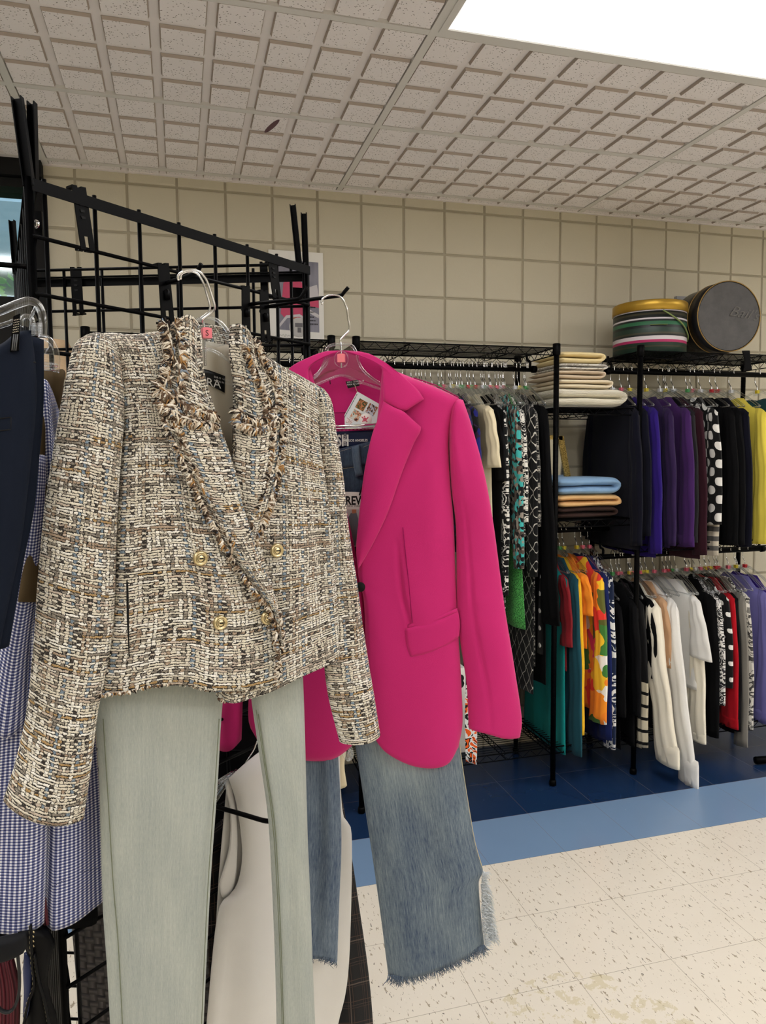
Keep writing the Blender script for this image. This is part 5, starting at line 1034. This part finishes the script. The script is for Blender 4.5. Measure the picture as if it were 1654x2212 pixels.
bl_ = MB(); piece(bl_, PP, [(759, 966), (776, 960)], [(768, 1030), (784, 1026)], [(759, 966), (762, 1000), (768, 1030)], [(776, 960), (779, 995), (784, 1026)], 6, 10, .0005, .002, 0, (.3, .3, .1, .1), sheet=.002); link('belt_loop', bl_, M['denimb'], bj)
m = MB()
for a, b in (((700, 931), (806, 926)), ((724, 978), (758, 968)), ((726, 1015), (765, 1009)), ((772, 1034), (775, 1060)), ((784, 966), (800, 960))):
    q = cr([a, b], 26)
    for k in range(0, 26, 2): m.tube([PP.P(*q[k], .0005-(.006 if a[1] < 940 or a[1] > 1030 else 0)), PP.P(*q[k+1], .0005-(.006 if a[1] < 940 or a[1] > 1030 else 0))], .0003, 4)
link('stitching', m, M['thread'], bj)
p = PP.P(699, 963, -.0095)
text('brand_lettering', 'SH', M['whiteink'], bj, PP.P(727, 963, -.0095), PP.e, zu, .0265, .0001, sx=.68, bold=.0008)
text('side_lettering', 'BRAND', M['whiteink'], bj, PP.P(748, 963, -.0095), zu, -PP.e, .0062, .0001)
text('city_lettering', 'LOS ANGELES', M['whiteink'], bj, PP.P(753, 954, -.0095), PP.e, zu, .0062, .0001, sx=.85, bold=.00012)
lg = jp('leg', [(752, 1480), (860, 1470), (984, 1480)], [(838, 2108), (880, 2106), (950, 2084), (1000, 2062), (1046, 2042)], [(752, 1480), (762, 1580), (775, 1660), (790, 1760), (808, 1880), (823, 1990), (838, 2108)],
   [(984, 1480), (990, 1580), (998, 1650), (1012, 1740), (1026, 1820), (1043, 1880), (1034, 1910), (1040, 1990), (1046, 2042)], -.006, .016, (.35, .35, 0, 0), 'denimf', folds=[(.55, .1, .5, .7, .03, -.002), (.75, .2, .8, .95, .02, .002), (.2, .3, .3, .95, .03, .002)], nu=30, nv=70)
m = MB(); fringe(m, PP, [(838, 2106), (880, 2104), (950, 2082), (1000, 2060), (1046, 2040)], 520, .016, .004, 1, .0005, .35, droop=.5); link('frayed_hem', m, M['denim'], lg)
m = MB(); fringe(m, PP, [(1044, 1880), (1040, 1900), (1041, 1990), (1048, 2045)], 320, .013, .004, -1, .0005, .5, droop=.5); fringe(m, PP, [(1038, 1910), (1044, 1960), (1050, 2000), (1056, 2030)], 420, .018, .0, -1, .0005, .35, droop=1.5); link('frayed_notch', m, flat('white_cotton_thread', lin(206, 212, 216), .9), lg)
m = MB(); q = cr([(984, 1480), (990, 1580), (998, 1650), (1012, 1740), (1026, 1820), (1042, 1876)], 40); m.tube([PP.P(x, y, .0) for x, y in q], .0006, 5); link('side_seam', m, M['thread'], lg)
lg = jp('leg', [(600, 1480), (660, 1470), (722, 1480)], [(564, 2124), (600, 2118), (650, 2074), (690, 2064), (728, 2078)], [(600, 1480), (590, 1700), (580, 1900), (570, 2040), (564, 2124)], [(722, 1480), (728, 1600), (734, 1703), (737, 1830), (732, 1957), (728, 2078)], -.008, .012, (.25, .2, 0, 0), 'denim',
   folds=[(.72, .1, .74, .95, .008, -.008), (.86, .1, .88, .95, .012, .006), (.35, .2, .3, .95, .02, .004)], nv=60, nu=34)
m = MB(); fringe(m, PP, [(564, 2122), (600, 2116), (650, 2072), (690, 2062), (728, 2076)], 240, .011, .002, 1, .0005, .35, droop=.5); link('frayed_hem', m, M['denim'], lg)
rt = TH('swing_tag', 'cream swing tag lettered REWA with a photo of grey jeans, inside the magenta blazer', 'tag', PP, 760, 1160)
m = MB(); m.prism(fp([(740, 1066), (744, 1062), (786, 1063), (786, 1180), (748, 1180), (738, 1075)]), PP, .003, .0042); link('card', m, M['paper'], rt)
text('lettering', 'REWA', M['ink'], rt, PP.P(746, 1090, .0044), PP.e, zu, .0205, .0001, sx=.78, bold=.0006); text('small_lettering', 'NEW YORK', M['ink'], rt, PP.P(750, 1095, .0044), PP.e, zu, .0042, .00005)
m = MB(); m.prism(fp([(746, 1100), (776, 1100), (774, 1178), (752, 1178)]), PP, .0042, .0045); link('photograph', m, flat('pale_backdrop', lin(196, 196, 198), .6), rt)
m = MB(); m.prism(fp([(758, 1108), (770, 1106), (774, 1120), (773, 1150), (768, 1178), (760, 1178), (754, 1140), (752, 1118)]), PP, .0045, .0048); link('jeans_picture', m, flat('grey_blue_print', lin(108, 114, 124), .6), rt)
m = MB(); m.prism(fp([(760, 1100), (770, 1100), (770, 1108), (761, 1109)]), PP, .0045, .0049); link('skin_picture', m, flat('printed_tan', lin(180, 120, 90), .6), rt)
m = MB(); m.tube(cr([PP.P(x, y, .0055) for x, y in ((776, 1070), (779, 1060), (783, 1050))], 6), .0012, 6); link('cord', m, M['blackm'], rt)

# ------------------------------------------------------------------ white sleeveless blouse low down
PW = Pl(450, 1.185, 760, 1.36)
wb_ = TH('sleeveless_blouse', 'white sleeveless top hanging low behind the jeans legs', 'top', PW, 600, 2200)
def wp(name, T, B, L, R, off, fr, w, mat='white', parent=wb_, nu=28, nv=44, sheet=.002, **k):
    m = MB(); piece(m, PW, T, B, L, R, nu, nv, off, fr, .0, w, sheet=sheet, **k); return link(name, m, M[mat], parent)
wp('back_panel', [(490, 1700), (540, 1650), (590, 1610)], [(455, 2330), (600, 2340), (730, 2330)], [(490, 1700), (470, 1950), (455, 2330)], [(590, 1610), (700, 1800), (730, 2330)], -.016, .0, (.3, .3, 0, 0))
wp('front_panel', [(494, 1682), (535, 1645), (570, 1620), (620, 1605), (690, 1600), (734, 1620)], [(440, 2330), (520, 2340), (620, 2330), (700, 2330), (738, 2330)],
   [(494, 1682), (510, 1730), (521, 1800), (524, 1860), (514, 1912), (494, 1940), (476, 1962), (462, 2060), (440, 2330)], [(734, 1620), (735, 1700), (742, 1765), (757, 1787), (760, 1850), (757, 2000), (752, 2100), (744, 2160), (728, 2230), (726, 2330)],
   .002, .016, (.3, .15, .02, 0), folds=[(.24, .5, .3, .95, .02, .006), (.5, .4, .48, .95, .05, -.004), (.12, .6, .1, .98, .015, -.004), (.85, .36, .95, .34, .008, .003)], waves=wv(.002, 10, 1))
wp('armhole_edge', [(486, 1690), (492, 1684), (500, 1686)], [(474, 1912), (480, 1938), (500, 1945)], [(486, 1690), (498, 1760), (496, 1830), (480, 1890), (474, 1912)], [(500, 1686), (512, 1760), (514, 1830), (510, 1900), (500, 1945)], -.006, .002, (.3, .3, 0, 0), nu=8, nv=20)
hh = TH('clothes_hanger', 'clear hanger end showing at the shoulder of the white sleeveless top', 'hanger', PW, 480, 1690)
m = MB()
for a, b in (((458, 1742), (506, 1668)), ((462, 1712), (512, 1664)), ((470, 1690), (505, 1672))): m.tube(cr([PW.P(*a, -.006), PW.P((a[0]+b[0])/2, (a[1]+b[1])/2-2, -.004), PW.P(*b, -.006)], 8), .0035, 8)
m.prism([PW.hit(*p) for p in ((460, 1735), (470, 1690), (506, 1668), (496, 1690))], PW, -.008, -.005); link('clear_arm', m, M['clear'], h if False else hh)
m = MB(); m.tube(cr([PW.P(x, y, -.006) for x, y in ((530, 1648), (548, 1620), (556, 1600), (575, 1570))], 10), .0012, 6); link('wire', m, M['chrome'], hh)
he_ = TH('clothes_hanger', 'rounded clear hanger tip poking out under the right side of the magenta blazer hem', 'hanger', PW, 753, 1630)
m = MB(); q = [PW.P(752+9*math.cos(a), 1627+14*math.sin(a), .006) for a in np.linspace(0, 2*PI, 24)]; m.tube(q, .0030, 8, False); m.prism([PW.hit(752+7*math.cos(a), 1627+12*math.sin(a)) for a in np.linspace(0, 2*PI, 16, endpoint=False)], PW, .005, .007); link('clear_tip', m, M['clear'], he_)
# cream sleeve end behind
PC2 = Pl(730, 1.40, 760, 1.42); cs_ = TH('cream_blouse', 'cream top edge showing behind the blue jeans below the blazer hem', 'top', PC2, 742, 1680)
m = MB(); piece(m, PC2, [(700, 1600), (752, 1600)], [(700, 1705), (735, 1702), (750, 1696)], [(700, 1600), (700, 1705)], [(752, 1600), (744, 1650), (750, 1696)], 8, 14, 0, .006, .006, (.3, .3, 0, 0)); link('cloth', m, cream, cs_)
# dark plaid trousers
PD = Pl(450, 1.24, 760, 1.43); pd = TH('plaid_trousers', 'very dark plaid trousers hanging behind the white sleeveless top', 'trousers', PD, 640, 2212)
m = MB(); piece(m, PD, [(440, 1800), (560, 1720), (733, 1690)], [(455, 2330), (620, 2340), (815, 2330)], [(440, 1800), (450, 2000), (455, 2330)], [(733, 1690), (752, 1800), (775, 1950), (800, 2130), (815, 2330)], 26, 30, -.004, .010, .01, (.3, .3, .05, 0), folds=[(.8, .1, .85, .9, .02, .006)]); link('cloth', m, M['plaid'], pd)

# ------------------------------------------------------------------ left edge: gingham shirt, navy trousers
PG = Pl(0, .945, 230, 1.005)
gs = TH('gingham_shirt', 'small navy and white gingham shirt hanging at the left edge', 'shirt', PG, 110, 2000)
m = MB(); piece(m, PG, [(20, 870), (60, 830), (94, 812), (112, 840), (132, 900)], [(-60, 2014), (0, 2009), (60, 2003), (94, 1992), (101, 2008), (140, 1994), (180, 1974), (222, 1950)], [(20, 870), (30, 1000), (30, 1150), (0, 1350), (-30, 1600), (-60, 2014)], [(132, 900), (150, 1050), (160, 1250), (195, 1480), (214, 1700), (222, 1950)], 60, 100, -.002, .012, .008, (.3, .25, .02, 0),
      folds=[(.55, .62, .54, 1.35, .0050, -.022), (.47, .6, .50, 1.0, .012, .006), (.72, .5, .80, .95, .03, -.005), (.30, .5, .22, 1, .04, .005), (.62, .3, .70, .6, .03, .005), (.5, .05, .4, .3, .012, -.008)], waves=lambda U, V: .003*np.sin(U*15+V*3))
link('body', m, M['ging'], gs)
m = MB(); piece(m, PG, [(70, 990), (80, 980), (100, 985)], [(-40, 1560), (10, 1590), (60, 1560)], [(70, 990), (62, 1060), (40, 1200), (5, 1370), (-40, 1560)], [(100, 985), (96, 1100), (84, 1250), (66, 1400), (60, 1560)], 20, 50, .010, .012, .008, (.5, .5, .05, 0), folds=[(.6, .2, .5, .9, .012, -.004)]); link('sleeve', m, M['ging'], gs)
m = MB(); q = cr([(97, 1925), (120, 1912), (160, 1890), (221, 1872)], 30)
for k in range(0, 30, 1): m.tube([PG.P(*q[k], .0115-.004*k/30), PG.P(*(q[k]*.4+q[min(k+1, 30)]*.6), .0115-.004*k/30)], .0005, 4)
link('hem_stitching', m, flat('slate_thread', lin(70, 74, 100), .8), gs)
PN = Pl(-40, .84, 100, .87)
nt_ = TH('navy_trousers', 'dark navy trousers clipped to a clear hanger at the left edge', 'trousers', PN, 20, 1350)
m = MB(); piece(m, PN, [(-60, 765), (0, 744), (30, 722), (50, 714), (67, 714)], [(-80, 1400), (-40, 1400), (0, 1395)], [(-60, 765), (-80, 1400)], [(67, 714), (76, 780), (79, 860), (72, 950), (60, 1060), (46, 1170), (22, 1290), (0, 1395)], 30, 50, 0, .014, .012, (.2, .3, .02, 0), folds=[(.45, .1, .5, .7, .02, -.005), (.7, .1, .75, .7, .02, .005), (.3, .1, .2, .8, .02, .005)]); link('front', m, M['navy'], nt_)
m = MB(); piece(m, PN, [(30, 725), (70, 727), (95, 734)], [(-40, 1400), (0, 1400), (20, 1395)], [(30, 725), (-40, 1400)], [(95, 734), (94, 880), (84, 1000), (74, 1100), (50, 1220), (20, 1395)], 18, 40, -.024, .008, .010, (.3, .3, .02, 0), folds=[(.8, .0, .85, .5, .012, -.006)]); link('rear', m, M['navy'], nt_)
m = MB(); m.tube([PN.P(x, y, o) for x, y, o in ((-40, 806, .0135), (0, 798, .0135), (20, 786, .0135), (38, 785, .0135), (40, 780, .013), (77, 783, .0045))], .0011, 5); m.tube([PN.P(x, y, .0155) for x, y in ((-30, 905), (0, 904), (24, 901))], .0008, 5); m.tube([PN.P(x, y, .0155) for x, y in ((-30, 930), (0, 930), (24, 928))], .0008, 5); m.tube([PN.P(24, 901, .0155), PN.P(24, 928, .0155)], .0008, 5)
link('seam', m, M['blackm'], nt_)
ch = TH('clip_hanger', 'clear plastic hanger with a black clip gripping the navy trousers', 'hanger', PN, 40, 700)
m = MB(); m.tube(cr([PN.P(x, y, -.004) for x, y in ((-60, 694), (0, 672), (40, 656), (66, 650), (84, 662), (93, 690), (92, 728))], 40), .0050, 10); m.tube(cr([PN.P(x, y, -.004) for x, y in ((-60, 716), (0, 704), (30, 694))], 20), .0030, 8)
m.prism([PN.hit(*p) for p in ((-60, 700), (0, 680), (66, 656), (82, 690), (60, 706), (30, 696), (-60, 716))], PN, -.006, -.002)
m.tube([PN.P(76, 662, -.002), PN.P(62, 690, -.002)], .0008, 5); m.tube([PN.P(80, 664, -.002), PN.P(66, 690, -.002)], .0008, 5); m.tube(cr([PN.P(x, y, .003) for x, y in ((45, 706), (47, 688), (60, 683), (70, 692), (68, 714))], 16), .0030, 8)
for k in range(7): m.tube([PN.P(68, 702+k*3.4, .002), PN.P(92, 700+k*3.6, .002)], .0020, 6)
link('clear_body', m, M['clear'], ch)
m = MB(); m.prism([PN.hit(*p) for p in ((29, 690), (44, 684), (41, 762), (22, 764))], PN, .014, .021); cl = link('clip', m, M['black'], ch)
m = MB()
for r_ in range(6):
    for k in range(4): c = PN.P(31+k*3.4-r_*.5, 692+r_*5.2-k*.8, .0214); m.box(c, (.0011, .0006, .0011))
link('grip_dot', m, M['chrome'], cl)
m = MB()
for k in range(3): m.tube([PN.P(30+k*4, 722, .0214), PN.P(26+k*4, 757, .0214)], .0007, 5)
link('clip_rib', m, flat('grey_plastic', lin(90, 92, 94), .3), cl)
PH2 = Pl(90, .93, 130, .95); c2 = TH('clip_hanger', 'second clear curved hanger end just behind the navy trousers', 'hanger', PH2, 110, 790)
m = MB(); m.tube(cr([PH2.P(x, y, 0) for x, y in ((84, 728), (104, 732), (118, 750), (123, 776), (121, 804))], 30), .0040, 10); m.tube([PH2.P(96, 765, 0), PH2.P(110, 742, 0)], .0008, 5)
m.prism([PH2.hit(*p) for p in ((88, 732), (104, 736), (114, 752), (118, 776), (116, 800), (88, 800))], PH2, -.002, 0); m.tube([PH2.P(92, 786, .002), PH2.P(122, 790, .002)], .003, 8); m.tube([PH2.P(92, 796, .002), PH2.P(120, 800, .002)], .002, 8); link('clear_body', m, M['clear'], c2)
PK = Pl(80, .96, 140, .99); kk = TH('khaki_trousers', 'olive khaki trousers hanging behind the navy ones', 'trousers', PK, 115, 900)
m = MB(); piece(m, PK, [(85, 798), (112, 802), (128, 798), (140, 806)], [(40, 1300), (80, 1300), (110, 1300)], [(85, 798), (40, 1300)], [(140, 806), (134, 860), (130, 1000), (110, 1300)], 16, 20, 0, .008, .006, (.3, .3, 0, 0), folds=[(.5, .0, .5, .6, .006, -.006)]); link('cloth', m, C_('olive_khaki', 84, 70, 48), kk)
# black clothes filling the left of the rack
PF = Pl(20, .99, 160, 1.02)
bs = TH('black_skirt', 'black skirt whose hem shows under the gingham shirt', 'skirt', PF, 100, 1995)
m = MB(); piece(m, PF, [(20, 860), (90, 850), (118, 900)], [(-60, 2060), (10, 2040), (60, 2012), (120, 2006), (200, 1998), (212, 1980)], [(20, 860), (-20, 1400), (-60, 2060)], [(118, 900), (140, 1300), (195, 1700), (212, 1980)], 20, 40, -.002, .005, .006, (.3, .3, 0, 0)); link('cloth', m, M['blk'], bs)
# bags low at the left
PB2 = Pl(-20, .93, 120, .97)
bg_ = TH('handbag', 'black leather handbag with stitched straps at the bottom left', 'handbag', PB2, 80, 2200)
m = MB(); piece(m, PB2, [(36, 2010), (70, 2005), (108, 2012)], [(40, 2330), (90, 2335), (130, 2330)], [(36, 2010), (62, 2090), (52, 2330)], [(108, 2012), (119, 2036), (112, 2062), (103, 2110), (112, 2160), (126, 2212), (132, 2330)], 16, 30, 0, .014, .02, (.4, .4, 0, 0)); link('bag_body', m, flat('black_leather', lin(7, 7, 8), .5, spec=.12), bg_)
for cv in ([(66, 2000), (70, 2080), (74, 2130), (60, 2170), (48, 2240), (46, 2330)], [(74, 2060), (84, 2120), (96, 2160), (108, 2230), (112, 2330)]):
    m = MB(); m.tube(cr([PB2.P(x, y, .018) for x, y in cv], 30), .005, 8, flat=.35); s_ = link('strap', m, flat('black_strap_leather', lin(10, 10, 11), .45, spec=.15), bg_)
    m = MB(); q = cr([(x-4, y) for x, y in cv], 60)
    for k in range(0, 59, 2): m.tube([PB2.P(*q[k], .0205), PB2.P(*q[k+1], .0205)], .00022, 4)
    link('stitching', m, M['thread'], s_)
m = MB(); q = [PB2.P(71+2.4*math.sin(k*.9), 2012+k*1.45, .012+.0015*math.cos(k*.9)) for k in range(28)]; m.tube(q, .0013, 5); link('chain', m, M['gold'], bg_)
PB3 = Pl(-40, .90, 60, .92); fl = TH('shoulder_bag', 'charcoal flap bag with a rounded lower edge at the bottom left', 'handbag', PB3, 10, 2060)
m = MB(); piece(m, PB3, [(-60, 2040), (20, 2020), (56, 2012)], [(-60, 2092), (-10, 2084), (30, 2072), (50, 2062)], [(-60, 2040), (-60, 2092)], [(56, 2012), (59, 2040), (50, 2062)], 14, 10, .006, .010, .01, (.2, .4, .3, .4)); link('flap', m, flat('charcoal_leather', lin(20, 21, 24), .55, spec=.12), fl)
m = MB(); m.tube(cr([PB3.P(x, y, .008) for x, y in ((38, 2060), (42, 2110), (40, 2150), (28, 2180), (10, 2186), (-6, 2170), (-12, 2120))], 30), .0040, 8, flat=.5); link('strap', m, flat('dark_strap', lin(32, 33, 34), .4), fl)
PB4 = Pl(-40, .96, 60, .97); mr = TH('maroon_bag', 'maroon ribbed fabric bag behind the black straps at the bottom left', 'bag', PB4, 10, 2180)
mrm = NT('maroon_rib'); xx = mrm.sep(mrm.uv())[0]; ww = mrm.m_('SINE', mrm.m_('MULTIPLY', xx, 1600)); mrm.bump(ww, .7, .002); mrm = mrm.out(mrm.mix(mrm.m_('MULTIPLY_ADD', ww, .5, .5), lin(74, 18, 30), lin(104, 28, 42)), .7)
m = MB(); piece(m, PB4, [(-60, 2070), (0, 2070), (30, 2070)], [(-60, 2330), (0, 2330), (36, 2330)], [(-60, 2070), (-60, 2330)], [(30, 2070), (44, 2150), (36, 2330)], 16, 12, -.004, .010, .01, (.3, .3, 0, 0), waves=lambda U, V: .003*np.sin(U*22)); link('cloth', m, mrm, mr)
m = MB(); piece(m, PB4, [(90, 1940), (100, 1940)], [(93, 1998), (106, 1998)], [(90, 1940), (93, 1998)], [(100, 1940), (106, 1998)], 4, 6, .012, .002, .002, (.3, .3, 0, 0)); link('tab', m, mrm, mr)
PB5 = Pl(40, .96, 70, .97); nb = TH('navy_bag', 'shiny navy bag edge between the black straps at the bottom left', 'bag', PB5, 60, 2120)
m = MB(); piece(m, PB5, [(52, 2058), (60, 2056), (66, 2066)], [(50, 2200), (54, 2204), (58, 2196)], [(52, 2058), (50, 2100), (52, 2150), (50, 2200)], [(66, 2066), (71, 2090), (66, 2150), (58, 2196)], 10, 20, .016, .010, .006, (.5, .5, .2, .2)); link('cloth', m, C_('navy_satin', 44, 52, 88, rough=.3), nb)
# beige card behind the rack at the left and a woven basket inside it
m = MB(); a = atY(112, 730, 3.0); b = atY(152, 800, 3.0); bc = thing('hat', 'beige straw hat seen through the grid at far left', 'hat', (a[0]+.05, 3.0, b[2]))
w_ = NT('straw'); nn = w_.noise(w_.map(w_.ob(), (60, 60, 240)), 1, 2)[0]; strw = w_.out(w_.mix(nn, lin(196, 164, 130), lin(222, 196, 160)), .85)
c = atY(126, 812, 3.0); m.lathe([(.14, 0), (.13, .006), (.085, .012), (.082, .10), (.07, .128), (0, .132)], (c[0]-.03, 3.0, c[2]-.0), 32); link('crown_and_brim', m, strw, bc)
cx_, cyy_ = (PA[0]*.3+PB[0]*.2+PC[0]*.5), (PA[1]*.3+PB[1]*.2+PC[1]*.5)
bk_ = thing('woven_basket', 'dark woven basket panel inside the grid rack at the bottom left', 'basket', (cx_, cyy_, .3))
tn_ = NT('dark_wicker'); x_, y_, z_ = tn_.sep(tn_.uv())[:3]; X_ = tn_.m_('DIVIDE', x_, .016); Y_ = tn_.m_('DIVIDE', y_, .012); pr_ = tn_.m_('FLOORED_MODULO', tn_.m_('ADD', tn_.m_('FLOOR', X_), tn_.m_('FLOOR', Y_)), 2)
hx = tn_.m_('SINE', tn_.m_('MULTIPLY', tn_.m_('FRACT', X_), PI)); hy = tn_.m_('SINE', tn_.m_('MULTIPLY', tn_.m_('FRACT', Y_), PI)); hm_ = tn_.m_('ADD', tn_.m_('MULTIPLY', hx, pr_), tn_.m_('MULTIPLY', hy, tn_.m_('SUBTRACT', 1, pr_))); tn_.bump(hm_, 1, .004)
wick = tn_.out(tn_.mix(hm_, lin(20, 18, 20), lin(62, 56, 56)), .5)
PWk = Pl(170, 1.17, 520, 1.42); m = MB(); piece(m, PWk, [(150, 1880), (300, 1880), (470, 1880)], [(190, 2330), (300, 2340), (470, 2330)], [(150, 1880), (190, 2330)], [(470, 1880), (470, 2330)], 16, 12, 0, .01, .05, (.2, .2, .1, .1)); link('wicker_body', m, wick, bk_)
# dark clothes between the rack and the shelving, seen between the legs
PX = Pl(430, 1.50, 760, 1.60)
for k, (x0_, x1_, y0_, y1_, mt, lb) in enumerate(((425, 520, 1540, 2240, 'blk', 'black trousers hanging inside the rack seen between the sage legs'), (500, 600, 1480, 1860, 'blk2', 'soft black top inside the rack behind the magenta blazer sleeve'))):
    o_ = TH('black_garment', lb, 'clothing', PX, x0_+40, y1_); m = MB(); piece(m, PX, [(x0_, y0_), (x1_, y0_)], [(x0_, y1_), (x1_, y1_)], [(x0_, y0_), (x0_, y1_)], [(x1_, y0_), (x1_, y1_)], 12, 14, 0, .012, .012, (.4, .4, .1, 0)); link('cloth', m, M[mt], o_)
